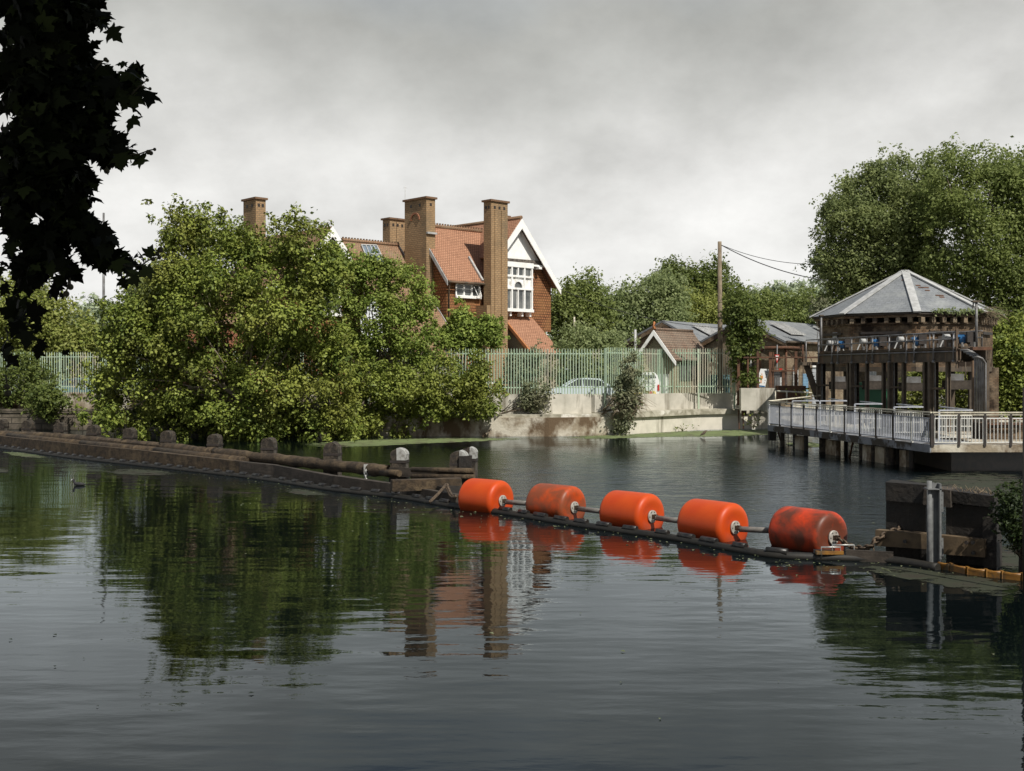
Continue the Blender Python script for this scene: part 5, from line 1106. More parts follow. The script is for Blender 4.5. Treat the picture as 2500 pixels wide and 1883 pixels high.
def chain(name, pts, r, label, mat, link=None):
    pts = [Vector(p) for p in pts]; L_ = [0]
    for i in range(len(pts)-1): L_.append(L_[-1]+(pts[i+1]-pts[i]).length)
    ll = link or r*5.2; mb = MB(); s = 0; k_ = 0
    def at(s):
        for i in range(len(pts)-1):
            if s <= L_[i+1]: return pts[i].lerp(pts[i+1], (s-L_[i])/max(L_[i+1]-L_[i],1e-6)), (pts[i+1]-pts[i]).normalized()
        return pts[-1], (pts[-1]-pts[-2]).normalized()
    while s < L_[-1]:
        c, d = at(s+ll/2); x = Vector((0,1,0)) if abs(d.y) < .8 else Vector((1,0,0)); x = (x-d*x.dot(d)).normalized(); y = d.cross(x)
        if k_ % 2: x = y
        lp_ = [c+d*math.cos(a)*ll*.55+x*math.sin(a)*ll*.34 for a in np.linspace(0, 2*math.pi, 11)]
        mb.tube(lp_, r, 6, cap=False); s += ll*.72; k_ += 1
    return solo(name, mb, m[mat], label, 'chain')
def catenary(a, b, sag, n_=14): a, b = Vector(a), Vector(b); return [a.lerp(b, i/n_)-Vector((0,0,sag*4*(i/n_)*(1-i/n_))) for i in range(n_+1)]
q = gP(897,1150,.62)
mb = MB(); mb.box(q+Vector((0,.0,.02)), (.22,.03,.36)); mb.build('chain_plate', m['white_cap'], t)
chain('hanging_chain', [q+Vector((-.03,-.08,.05)), q+Vector((-.07,-.1,-1.0))], .020, 'bright chain hanging from a plate on the log rail into the water', 'chain_new', .12)
a = G(1090,1182,.42)
chain('mooring_chain', catenary(a, P(1112,1214,28.6), .12), .022, 'rusty chain from the guide wall end to the first orange buoy', 'chain', .12)
chain('mooring_chain', catenary(a+Vector((0,-.05,.0)), P(1050,1225,28.9), .02), .018, 'chain sloping down left from the guide wall end to the debris boom', 'chain', .10)

# ================================================================== DEBRIS BOOM (floating belt)
bl = [(-150,1073),(0,1093),(174,1117),(363,1138),(586,1163),(668,1174),(816,1197),(975,1215),(1101,1236),(1245,1256),(1362,1276),(1503,1297),(1600,1310),(1686,1324),(1800,1345),(1903,1360),(2065,1366),(2180,1372),(2290,1390)]
bp = [G(x, y+2, .0) for x, y in bl]
t = thing('debris_boom', 'dark floating debris boom with short black floats curving past the buoys across the river', 'floating boom', (0,28,0))
dense = []
for i in range(len(bp)-1):
    for s in range(5):
        p0, p1, p2, p3 = bp[max(i-1,0)], bp[i], bp[i+1], bp[min(i+2,len(bp)-1)]; u = s/5
        dense.append(.5*((2*p1)+(p2-p0)*u+(2*p0-5*p1+4*p2-p3)*u*u+(3*p1-p0-3*p2+p3)*u**3))
dense.append(bp[-1])
mb = MB(); mb.tube([p+Vector((0,0,.035)) for p in dense], .085, 8); mb.build('belt', m['belt'], t)
acc = 0; nf = 0
for i in range(len(dense)-1):
    a, b = dense[i], dense[i+1]; L_ = (b-a).length; s = 0
    while acc < L_-s:
        s += acc; c = a.lerp(b, s/L_); d = (b-a).normalized(); px_ = CX+F*c.x/c.y
        step = .82 if c.y > 29 else .80; acc = step+R.uniform(-.16,.16)
        if px_ < -40 or px_ > 2080 or nf > 95: continue
        r_ = .062; mb = MB(); hl = R.uniform(.15,.22); mb.tube([c-d*hl+Vector((0,0,.125)), c+d*hl+Vector((0,0,.125))], r_, 10); mb.rough(.004, nf); mb.build('float', m['rubber'], t); nf += 1
    acc -= (L_-s)
    acc = max(acc, .01)
q = bp[-3]; mb = MB(); mb.tube([q+Vector((-.25,0,.1)), q+Vector((-.25,0,.28)), q+Vector((.15,0,.28)), q+Vector((.15,0,.0))], .016, 6); mb.tube([q+Vector((-.45,0,.05)), q+Vector((-.45,0,.24)), q+Vector((-.1,0,.24)), q+Vector((-.1,0,.1))], .016, 6); mb.build('handle', m['chain_new'], t)
mb = MB(); mb.bar(q+Vector((-.55,0,.14)), q+Vector((-.05,0,.14)), .08, .06); mb.build('yellow_joint', m['yellow'], t)
mb = MB(); a, b = bp[-3], bp[-2]; mb.bar(a+Vector((0,-.02,.10)), b+Vector((0,-.02,.10)), .06, .20); mb.build('end_board', m['timber_plank'], t)
yb = [(2290,1388),(2322,1393),(2362,1402),(2408,1408),(2446,1412),(2496,1418),(2560,1424),(2620,1430)]
t = thing('yellow_boom', 'orange-yellow floating boom segments at the right edge below the dark timber frame', 'floating boom', tuple(G(2300,1390)))
for i in range(len(yb)-1):
    a, b = G(yb[i][0], yb[i][1]), G(yb[i+1][0], yb[i+1][1]); d = (b-a); mb = MB(); p = a+d*.04; q = b-d*.04
    mb.bar(p+Vector((0,0,.04)), q+Vector((0,0,.04)), .08, .12); mb.tube([p+Vector((0,0,.085)), p.lerp(q,.5)+Vector((0,0,.07)), q+Vector((0,0,.085))], .042, 8); mb.build('float', m['yellow'], t)
    mb = MB(); mb.box(b+Vector((0,0,.05)), (.04,.10,.16)); mb.build('joint', m['yellow'], t)

# ================================================================== BUOYS
bu = [((-.227/1),318,40,1.12,'or_clean'),(1.476,334.3,43,1.18,'or_dusty'),(3.097,356.4,46.5,1.20,'or_clean'),(4.58,383.5,51,1.22,'or_clean'),(6.2,408,55,1.28,'or_grimy')]
labs = ['clean orange drum buoy nearest the timber guide wall', 'second orange buoy from the guide wall, its upper half dusty red-brown', 'middle one of the five orange drum buoys, bright and clean', 'fourth orange buoy from the guide wall, dirty along its lower edge', 'grimy brown-streaked red buoy chained to the dark timber frame']
cxs = [1227.6,1403.2,1592.8,1795.5,2035.5]; ends = []
for i, (_, dy, ph, L_, mt) in enumerate(bu):
    Y = F*3.23/dy; c = Vector(((cxs[i]-CX)/F*Y, Y, .27)); ax = Vector((math.cos(rad(ph)), -math.sin(rad(ph)), 0)); o = c-ax*L_
    t = thing('drum_buoy', labs[i], 'buoy', (o.x+ax.x*L_/2, o.y+ax.y*L_/2, 0), 'orange drum buoys on a line across the water')
    r_ = .50; k_ = .13; pf = [(0.03,.12),(.015,.26),(0,.33)]
    pf += [(k_-k_*math.cos(a), r_-k_+k_*math.sin(a)) for a in np.linspace(0.1, math.pi/2, 7)]+[(L_*.5, r_+.004)]+[(L_-k_+k_*math.sin(a), r_-k_+k_*math.cos(a)) for a in np.linspace(0, math.pi/2-.1, 7)]+[(L_,.33),(L_-.015,.26),(L_-.03,.12)]
    mb = MB(); mb.lathe(pf, o, ax, 56); mb.build('drum', m[mt], t)
    for s, e in ((1, c), (-1, o)):
        mb = MB(); mb.lathe([(-.03,.14),(.012,.14),(.014,.13)], e, ax*s, 24); h_ = mb.build('hub_plate', m['hub'], t)
        sd = ax.cross(Vector((0,0,1)))
        for b_ in range(6): q = e+ax*s*.014+(sd*math.cos(b_*1.047)+Vector((0,0,1))*math.sin(b_*1.047))*.105; mb = MB(); mb.tube([q, q+ax*s*.012], .010, 6); mb.build('bolt', m['rail_black'], h_)
    mb = MB(); mb.bar(c+ax*.01+sd*.035, c+ax*.13+sd*.035, .012, .10); mb.bar(c+ax*.01-sd*.035, c+ax*.13-sd*.035, .012, .10); mb.tube([c+ax*.10+sd*.06, c+ax*.10-sd*.06], .02, 8); mb.build('shackle', m['chain'], t)
    ends.append((o, c, ax))
for i in range(4):
    a, b = ends[i][1]+ends[i][2]*.10, ends[i+1][0]-ends[i+1][2]*.02; mb = MB(); mb.tube([a+Vector((0,0,-.02)), b+Vector((0,0,-.02))], .06, 12); mb.tube([a+Vector((0,0,-.02)), a+(b-a)*.05+Vector((0,0,-.02))], .06, 12)
    solo('link_pipe', mb, m['pipe'], ['grey link pipe between the first and second orange buoys', 'grey link pipe between the second and third orange buoys', 'grey link pipe between the third and fourth orange buoys', 'grey link pipe between the fourth and fifth orange buoys'][i], 'pipe', 'grey pipes linking the buoys')

# ================================================================== DARK TIMBER FRAME AT RIGHT
t = thing('timber_dolphin', 'black timber frame standing in the water at right with pale lower beam', 'timber frame', tuple(G(2300,1385)))
Ln = G(2137,1362); Rn = G(2424,1391); dv_ = (Rn-Ln).normalized(); bk = Vector((-dv_.y, dv_.x, 0)); bk = bk if bk.y > 0 else -bk
def tl(px, off_=0.0):
    k_ = (px-CX)/F; a = Ln+bk*off_; s = (k_*a.y-a.x)/(dv_.x-k_*dv_.y); return a+dv_*s
def zat(px, py, off_=0): q = tl(px, off_); return CH+(HY-py)/F*q.y
def tb_(mb, x0, x1, y0, y1, off_, th, name='', mat='timber_wet', rough_=.012, lab=None):
    a, b = tl(x0, off_), tl(x1, off_); za0, zb0 = zat(x0, y0[0], off_), zat(x1, y0[1], off_); za1, zb1 = zat(x0, y1[0], off_), zat(x1, y1[1], off_)
    mb = MB(); mb.prism([Vector((a.x,a.y,za0)), Vector((b.x,b.y,zb0)), Vector((b.x,b.y,zb1)), Vector((a.x,a.y,za1))], bk*th); mb.rough(rough_, int(x0)); return mb.build(name, m[mat], t)
tb_(None, 2161, 2262, (1176,1186), (1222,1232), .18, .4, 'top_beam'); tb_(None, 2296, 2427, (1194,1212), (1224,1240), .18, .4, 'top_beam')
tb_(None, 2255, 2320, (1188,1196), (1232,1240), .10, .5, 'top_joint', 'timber_plank')
tb_(None, 2163, 2261, (1222,1232), (1420,1440), .30, .35, 'wall_panel'); tb_(None, 2311, 2424, (1228,1240), (1440,1450), .30, .35, 'wall_panel')
tb_(None, 2163, 2427, (1376,1395), (1450,1480), .62, .3, 'sill_beam')
tb_(None, 2400, 2432, (1262,1266), (1440,1450), .12, .4, 'side_post', 'timber_wet')
tb_(None, 2137, 2262, (1294,1304), (1333,1342), .02, .22, 'pale_beam', 'timber_new', .006); tb_(None, 2292, 2404, (1307,1318), (1353,1361), .02, .22, 'pale_beam', 'timber_new', .006)
for x, y in ((2210,1322),(2376,1325),(2377,1350),(2360,1325)):
    q = tl(x, -.01); mb = MB(); z = zat(x, y, -.01); mb.tube([q+Vector((0,0,z)), q-bk*.03+Vector((0,0,z))], .035, 8); mb.build('bolt', m['rail_black'], t)
R = random.Random(6)
mb = MB(); a, b = tl(2300,.18), tl(2425,.18)
for i in range(60): p = a.lerp(b, R.random())+bk*R.uniform(0,.4); z = .0; zz = zat(2360,1203,.3)+R.uniform(-.04,.02); mb.tube([Vector((p.x,p.y,zz)), Vector((p.x+R.uniform(-.1,.1),p.y,zz+R.uniform(.03,.12)))], [.006,.003], 4)
o = mb.build('dry_debris', m['twig'], t); o['kind'] = 'stuff'
t = thing('steel_guide_post', 'upright galvanised steel channel post bolted in front of the black timber frame', 'post', tuple(tl(2278,-.2)))
q = tl(2278,-.22); ztop = CH+(HY-1180)/F*q.y; W_ = 32/F*q.y
mb = MB(); mb.tube([q+Vector((-W_*.28,0,-.6)), q+Vector((-W_*.28,0,ztop+.04))], W_*.19, 12); mb.build('tube', m['steel'], t)
mb = MB(); mb.box(q+Vector((W_*.15,.10,(ztop-.6)/2)), (.02,.16,ztop+.6)); mb.box(q+Vector((W_*.12,.02,(ztop-.6)/2)), (W_*.5,.02,ztop+.6)); mb.box(q+Vector((W_*.42,-.02,(ztop-.6)/2)), (.035,.16,ztop+.6)); mb.build('channel', m['steel'], t)
mb = MB(); mb.box(q+Vector((0,.02,ztop-.10)), (W_*1.1,.24,.02)); mb.build('top_plate', m['steel'], t)
for zc in (ztop-.35, .30):
    mb = MB(); mb.box(q+Vector((W_*.42+.07,.12,zc)), (.12,.02,.36)); fl = mb.build('flange', m['steel'], t)
    mb = MB()
    for i in range(4): mb.tube([q+Vector((W_*.42+.08,.11,zc-.14+i*.09)), q+Vector((W_*.42+.08,.07,zc-.14+i*.09))], .014, 6)
    mb.build('bolt', m['rail_black'], fl)
e = ends[4][1]+ends[4][2]*.12
c1 = P(2127,1334,21.2); c2 = P(2196,1290,21.3); c3 = P(2232,1291,21.5)
chain('heavy_chain', catenary(e, c1, .10, 10), .022, 'heavy rusty chain from the grimy buoy, its lower length sagging to the shackle', 'chain', .13)
chain('heavy_chain', [c1+Vector((0,0,.0)), P(2133,1322,21.2), P(2160,1306,21.2), c2, c3], .022, 'heavy rusty chain running up over the pale beam of the timber frame', 'chain', .13)
mb = MB(); mb.tube([c1+Vector((.02,0,.05)), c1+Vector((.06,0,-.12)), c1+Vector((.0,0,-.2)), c1+Vector((-.15,0,-.2))], .016, 6); solo('chain_hook', mb, m['chain'], 'dark curved hook hanging where the heavy chains meet', 'hook')
t = thing('edge_pile', 'dark pile with a thin grey stake at the right edge of the picture', 'pile', tuple(G(2488,1400)))
q = G(2492,1398); mb = MB(); mb.tube([q+Vector((.1,0,-.5)), q+Vector((.1,0,.95))], .13, 8, smooth=False); mb.rough(.02, 3); mb.build('post', m['timber_wet'], t)
mb = MB(); mb.tube([q+Vector((0.0,-.2,-.3)), q+Vector((.0,-.2,.55))], .035, 6); mb.build('stake', m['timber_new'], t)
mb = MB(); q = P(2499,0,18); mb.tube([(q.x+.02,18,-.5),(q.x+.02,18,P(2499,948,18).z)], .035, 8); solo('edge_rail_post', mb, m['rail_black'], 'thin black post cut by the right edge of the picture', 'post')

# ================================================================== DUCKWEED
def weed(name_pts, seed, z=.004):
    """closed outline -> grid fan with an edge attribute that fades the cover at the rim"""
    pass
vs, fs, ed = [], [], []
def blob(pts, z=.006, inner=.9):
    c = sum((Vector(p) for p in pts), Vector())/len(pts); n_ = len(pts); o = len(vs); N2 = n_*3; outer = []
    for i in range(n_):
        p0, p1, p2, p3 = [Vector(pts[(i+k_-1) % n_]) for k_ in range(4)]
        for s in range(3): u = s/3; outer.append(.5*((2*p1)+(p2-p0)*u+(2*p0-5*p1+4*p2-p3)*u*u+(3*p1-p0-3*p2+p3)*u**3))
    vs.append((c.x,c.y,z)); ed.append(.75*inner)
    for f_, e_ in ((.6,.62*inner),(.85,.42*inner),(1,.08)):
        for p in outer: q = c.lerp(p, f_); vs.append((q.x,q.y,z)); ed.append(e_)
    for i in range(N2): j = (i+1) % N2; fs.append((o,o+1+i,o+1+j)); [fs.append((o+1+k_*N2+i, o+1+(k_+1)*N2+i, o+1+(k_+1)*N2+j, o+1+k_*N2+j)) for k_ in range(2)]
def gl(l): return [G(x, y) for x, y in l]
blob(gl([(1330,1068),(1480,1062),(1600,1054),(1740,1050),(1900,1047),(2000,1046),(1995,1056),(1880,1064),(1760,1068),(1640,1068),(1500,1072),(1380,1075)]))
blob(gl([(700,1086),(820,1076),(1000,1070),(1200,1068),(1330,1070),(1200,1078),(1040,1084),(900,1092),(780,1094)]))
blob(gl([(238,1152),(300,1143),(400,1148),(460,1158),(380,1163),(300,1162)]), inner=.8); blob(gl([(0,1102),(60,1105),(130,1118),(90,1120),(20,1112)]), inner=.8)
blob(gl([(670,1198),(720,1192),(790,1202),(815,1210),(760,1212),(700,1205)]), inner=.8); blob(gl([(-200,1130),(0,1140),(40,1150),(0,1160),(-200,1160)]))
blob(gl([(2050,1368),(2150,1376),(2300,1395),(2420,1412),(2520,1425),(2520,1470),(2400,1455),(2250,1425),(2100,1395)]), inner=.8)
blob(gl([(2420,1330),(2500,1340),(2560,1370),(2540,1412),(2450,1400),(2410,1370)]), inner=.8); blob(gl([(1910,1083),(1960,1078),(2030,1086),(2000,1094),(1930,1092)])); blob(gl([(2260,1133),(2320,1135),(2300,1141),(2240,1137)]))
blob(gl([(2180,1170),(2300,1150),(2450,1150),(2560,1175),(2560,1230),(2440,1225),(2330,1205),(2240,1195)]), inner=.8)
me = bpy.data.meshes.new('duckweed'); me.from_pydata(vs, [], fs); me.update(); at_ = me.attributes.new('edge','FLOAT','POINT'); at_.data.foreach_set('value', np.array(ed, dtype=np.float32)); me.materials.append(m['duckweed'])
o = bpy.data.objects.new('duckweed', me); C.objects.link(o); o['kind'] = 'stuff'

# ================================================================== BIRDS
def heron(): 
    q = G(1717,1067); t = thing('wading_bird', 'small brown bird perched on the duckweed by the pale quay wall', 'bird', tuple(q))
    mb = MB(); mb.tube([q+Vector(v)*.6 for v in ((-.30,0,.12),(-.12,0,.22),(.08,0,.36),(.2,0,.50),(.27,0,.55),(.33,0,.52))], [.012,.05,.07,.05,.03,.012], 10); mb.build('body', m['fur'], t)
    for dx in (0,.06): mb = MB(); mb.tube([q+Vector((dx,0,.16)), q+Vector((dx,0,.0))], .008, 5); mb.build('leg', m['twig'], t)
    mb = MB(); mb.tube([q+Vector((.20,0,.31)), q+Vector((.27,0,.29))], [.010,.003], 5); mb.build('beak', m['twig'], t)
heron()
q = G(192,1186); t = thing('coot', 'black coot with white bill swimming on the dark water at left', 'bird', tuple(q))
mb = MB(); mb.tube([q+Vector(v)*.75 for v in ((.28,0,.04),(.18,0,.05),(0,0,.06),(-.14,0,.08),(-.19,0,.17),(-.22,0,.24),(-.26,0,.24))], [.012,.045,.07,.05,.03,.037,.015], 10); mb.build('body', m['coot'], t)
mb = MB(); mb.tube([q+Vector((-.19,0,.19)), q+Vector((-.24,0,.165))], [.017,.005], 6); mb.build('bill', m['white_clean'], t)
# ================================================================== PLANTS
plant('sycamore_tree', 'huge olive-green sycamore bush hanging over the water left of the house', 'tree',
  [(215,930),(203,880),(200,840),(203,780),(205,700),(235,660),(290,640),(318,590),(338,562),(352,540),(347,470),(362,450),(380,462),(405,447),(440,462),(470,445),(486,470),(520,492),(545,500),(575,490),(600,468),(625,478),(650,470),(690,480),(705,510),(735,540),(745,590),(742,640),(760,700),(765,800),(775,900),(770,950),(700,958),(600,964),(430,950),(330,935)],
  57, 5.0, 520, .74, 330, .17, 'lf_bush', 11, under=4.5, recess=.9, base=(-12.5,58.5,1.0), trunk_r=.3, limbs=40, bark='bark_pale', limb_r=.07)
plant('sycamore_tree', 'lighter open sycamore in front of the brown tiled roof and arched chimney', 'tree',
  [(715,550),(745,535),(770,545),(800,552),(850,560),(880,575),(912,592),(930,620),(943,655),(930,685),(945,715),(970,735),(950,770),(930,800),(900,800),(850,790),(800,800),(760,780),(738,720),(730,640)],
  61.5, 2.2, 150, .58, 300, .15, 'lf_bush_green', 12, base=(-8.3,62.5,1.2), trunk_r=.16, limbs=34, bark='bark_pale', limb_r=.045)
plant('sycamore_tree', 'bright green sycamore thicket growing through the fence below the small white window', 'tree',
  [(945,735),(965,705),(975,680),(990,655),(1005,650),(1015,675),(1030,690),(1055,684),(1085,694),(1093,715),(1085,745),(1060,752),(1020,755),(980,760),(950,775)],
  62.8, 1.3, 70, .45, 260, .17, 'lf_bush_green', 13, base=(-4.2,63.2,1.2), trunk_r=.1, limbs=18, bark='bark_pale', limb_r=.04)
plant('sycamore_tree', 'low leafy sycamore spilling over the concrete quay between the big bush and the open fence', 'tree',
  [(760,790),(800,775),(850,790),(900,800),(930,780),(980,765),(1030,755),(1050,790),(1070,830),(1095,855),(1096,885),(1068,900),(1030,905),(1000,895),(960,905),(920,918),(880,945),(820,952),(775,955),(755,900),(750,840)],
  59.6, 1.6, 165, .54, 280, .15, 'lf_low', 14, under=1.4, recess=.8, base=(-6.0,61.0,1.1), trunk_r=.12, limbs=26, limb_r=.04)
plant('climbing_shrub', 'grey-leaved straggly shrub rooted on the concrete quay in front of the fence', 'shrub',
  [(1120,850),(1130,825),(1150,815),(1175,822),(1192,840),(1192,875),(1175,893),(1140,893),(1122,880)], 61.2, .5, 26, .42, 150, .13, 'lf_bud', 15, base=(-2,61.4,1.1), trunk_r=.04, limbs=12, limb_r=.02)
plant('climbing_shrub', 'tall straggly shrub at the wall corner, trailing dead stems down to the water', 'shrub',
  [(1325,870),(1335,830),(1335,790),(1350,768),(1370,770),(1380,800),(1386,840),(1378,870),(1370,895),(1362,930),(1345,943),(1328,935),(1338,900),(1322,890)], 61.2, .8, 52, .42, 170, .14, 'lf_bud', 16, base=(4.0,61.6,1.1), trunk_r=.05, limbs=16, limb_r=.02)
R = random.Random(9); mb = MB()
for i in range(140):
    p = P(R.uniform(1495,1560), R.uniform(970,1000), 60.9); q = p+Vector((R.uniform(-.9,1.1), R.uniform(-.4,.2), R.uniform(-1.0,.1)));  q.z = max(q.z, .25)
    mb.tube([p, p.lerp(q,.5)+Vector((0,-.1,.12)), q], [.012,.009,.004], 4)
solo('dead_stems', mb, m['twig'], 'tangle of dry brown stems hanging from the shrub at the wall corner', 'dead stems')
def weed_plant(px, py, Y, h_, lab, mat='lf_low', n_=90, sz=.11):
    q = P(px, py, Y); t = thing('wall_weed', lab, 'plant', tuple(q)); rng = np.random.default_rng(int(px)); s = rng.uniform(0,1,n_)
    pts = np.array(q)[None]+np.stack([rng.normal(0,.30,n_)*(.4+s), rng.normal(0,.12,n_)-.1, s*h_], 1); leaf_mesh('leaves', m[mat], t, pts, rng.normal(size=pts.shape)+[0,-.4,.5], sz, rng)
    mb = MB(); R_ = random.Random(int(px))
    for i in range(7): e = q+Vector((R_.uniform(-.4,.4), -.1, h_*R_.uniform(.6,1))); mb.tube([q, q.lerp(e,.5)+Vector((0,-.08,.05)), e], [.015,.01,.005], 4)
    mb.build('stem', m['twig'], t)
weed_plant(1839,1047,66.5,1.0,'leafy weed growing on the pale quay wall beside the footbridge end'); weed_plant(1666,1053,65.3,.35,'tiny green weed at the foot of the pale quay wall', n_=40)
weed_plant(1968,985,60.5,.8,'weeds at the foot of the steel stair', 'lf_yel', 160)
plant('tree', 'small dark shrub clinging to the stone quay at the far left', 'shrub', [(55,860),(70,835),(110,825),(140,845),(150,880),(120,905),(85,903),(60,885)], 65.5, .8, 34, .6, 160, .18, 'lf_dark', 17, trunk_r=.06, base=(-27,66.5,1.0))
plant('shrub', 'dull brown-green hedge in front of the far-left fence', 'shrub', [(0,800),(30,765),(60,760),(100,790),(128,830),(120,860),(60,870),(0,880),(-60,880),(-60,790)], 68.2, .8, 60, .7, 150, .18, 'lf_dark', 18, trunk_r=.06, base=(-31,69,1.1))
plant('tree', 'bright green rounded tree behind the far-left fence', 'tree', [(-60,640),(0,610),(60,600),(110,620),(140,650),(170,680),(205,700),(235,740),(235,800),(100,800),(0,790),(-80,800)], 78, 3.5, 150, 1.2, 345, 0.224, 'lf_yel', 19, trunk_r=.2)
plant('tree', 'green tree peeping over the left shoulder of the huge sycamore bush', 'tree', [(270,640),(275,600),(300,582),(330,580),(360,560),(400,570),(400,680),(330,720),(270,700)], 72, 2.0, 60, .9, 330, 0.176, 'lf_ash', 20, trunk_r=.18)
plant('tree', 'pale hazy tree far beyond the fence left of the huge bush', 'tree', [(135,690),(150,668),(185,660),(215,662),(250,668),(300,690),(300,760),(150,760)], 130, 5, 60, 2.0, 200, .5, 'lf_haze', 21, trunk_r=.25)
plant('tree', 'dark green tree touching the right wall of the house', 'tree', [(1185,700),(1195,660),(1205,625),(1235,608),(1265,596),(1290,610),(1310,640),(1330,700),(1330,760),(1190,765)], 84, 3.0, 95, 1.1, 360, 0.216, 'lf_ash2', 22, trunk_r=.2)
plant('tree', 'soft grey-green willow-like tree between the house and the dark-topped tree', 'tree', [(1305,660),(1325,630),(1350,618),(1380,605),(1410,595),(1440,592),(1470,615),(1480,700),(1470,760),(1310,765)], 88, 3.5, 110, 1.2, 360, 0.224, 'lf_far', 23, trunk_r=.2)
plant('tree', 'dark-topped tree rising above the others left of the wooden pole', 'tree', [(1418,592),(1432,575),(1455,568),(1480,575),(1502,568),(1530,572),(1550,562),(1566,585),(1585,600),(1605,620),(1590,660),(1500,680),(1440,640)], 96, 2.6, 85, 1.1, 390, 0.208, 'lf_dark', 24, trunk_r=.2, edge=.2)
plant('tree', 'yellow-green tree behind the twin slate roofs, below the dark-topped tree', 'tree', [(1430,640),(1470,620),(1520,630),(1560,640),(1580,700),(1570,740),(1440,740)], 92, 3, 70, 1.2, 330, 0.216, 'lf_yel', 25, trunk_r=.2)
plant('tree', 'mid-green tree right of the wooden pole above the slate roof', 'tree', [(1560,650),(1590,622),(1640,628),(1690,640),(1740,628),(1790,640),(1810,710),(1780,760),(1560,740)], 98, 3, 110, 1.2, 360, 0.224, 'lf_ash2', 26, trunk_r=.2)
plant('tree', 'pale hazy treetop far beyond the mid-green tree right of the wooden pole', 'tree', [(1625,640),(1640,622),(1680,614),(1730,618),(1770,620),(1800,640),(1800,680),(1630,680)], 150, 5, 60, 2.0, 200, .5, 'lf_haze', 27, trunk_r=.3)
plant('tree', 'dark ivy-like tree beside the wooden pole in front of the works building', 'tree', [(1565,640),(1590,625),(1620,640),(1640,680),(1655,730),(1630,770),(1630,830),(1600,845),(1585,790),(1570,720)], 67.5, 1.2, 70, .62, 230, .17, 'lf_dark', 28, trunk_r=.12)
plant('shrub', 'pale mauve-green buddleia thicket behind the fence right of the house', 'shrub', [(1195,735),(1230,700),(1290,705),(1340,715),(1372,740),(1395,790),(1390,845),(1330,850),(1250,850),(1190,845)], 67.0, 1.4, 120, .62, 200, .16, 'lf_far', 29, trunk_r=.08)
plant('shrub', 'buddleia with drooping flower spikes behind the fence below the porch roof', 'shrub', [(1088,800),(1100,755),(1125,752),(1160,740),(1185,755),(1200,800),(1180,840),(1110,840)], 65.2, .8, 36, .5, 150, .15, 'lf_bud', 30, trunk_r=.05)
plant('ash_tree', 'tall open ash tree with visible branches behind the gatehouse roof', 'tree',
  [(1750,560),(1775,535),(1774,500),(1785,430),(1820,405),(1842,380),(1872,372),(1890,348),(1920,352),(1945,338),(1965,350),(1990,350),(2020,345),(2040,400),(2040,560),(2020,640),(1980,655),(1930,640),(1870,650),(1830,700),(1795,700),(1775,660),(1790,620),(1765,585)],
  80, 4.0, 330, 1.05, 345, 0.200, 'lf_ash', 31, base=(23.5,80,1.2), trunk_r=.35, bark='bark', limbs=46, limb_r=.09, edge=.1)
plant('ash_tree', 'dense broad-crowned tree filling the right edge behind the gatehouse', 'tree',
  [(1990,380),(2010,345),(2050,325),(2080,318),(2110,325),(2140,322),(2175,338),(2230,340),(2300,360),(2330,500),(2330,760),(2260,860),(2170,860),(2140,740),(2100,660),(2040,640),(1995,620),(1985,500)],
  76, 4.5, 330, 1.15, 390, 0.200, 'lf_ash2', 32, base=(33,76,1.2), trunk_r=.4, limbs=30)
plant('shrub', 'dark ivy-covered thicket at the right edge beside the gatehouse', 'shrub', [(2128,720),(2150,690),(2180,690),(2230,700),(2270,760),(2270,900),(2140,895),(2130,820)], 64, 1.8, 120, .72, 220, .19, 'lf_low', 33, trunk_r=.1)
plant('shrub', 'green weedy bank seen between the sluice columns', 'shrub', [(1900,850),(1925,825),(1960,800),(2010,775),(2060,765),(2130,760),(2180,790),(2200,900),(1900,895)], 70.5, 1.2, 130, .6, 200, .16, 'lf_yel', 34, trunk_r=.06)
plant('shrub', 'dry scrub with bare twigs at the left end of the gatehouse roof', 'shrub', [(1755,650),(1770,640),(1795,650),(1800,690),(1775,700),(1758,680)], 70, .8, 14, .5, 110, .16, 'lf_bud', 35, trunk_r=.04)
plant('vine', 'trailing ivy hanging by the water at the lower right edge', 'vine', [(2140,1080),(2150,1052),(2185,1042),(2230,1060),(2250,1150),(2230,1215),(2190,1180),(2170,1150),(2155,1120)], 19.4, .5, 46, .17, 110, .065, 'lf_ivy', 36, trunk_r=.02, base=(9.0,19.8,0), limbs=14, limb_r=.01)
# distant wood closing the horizon
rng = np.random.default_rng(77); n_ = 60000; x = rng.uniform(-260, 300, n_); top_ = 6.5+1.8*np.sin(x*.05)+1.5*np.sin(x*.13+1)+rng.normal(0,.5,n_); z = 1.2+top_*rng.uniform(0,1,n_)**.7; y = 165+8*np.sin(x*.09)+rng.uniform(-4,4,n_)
o = leaf_mesh('distant_wood', m['lf_far'], None, np.stack([x,y,z],1), rng.normal(size=(n_,3))+[0,-.5,.5], .9, rng, org=(0,0,0)); o['kind'] = 'stuff'

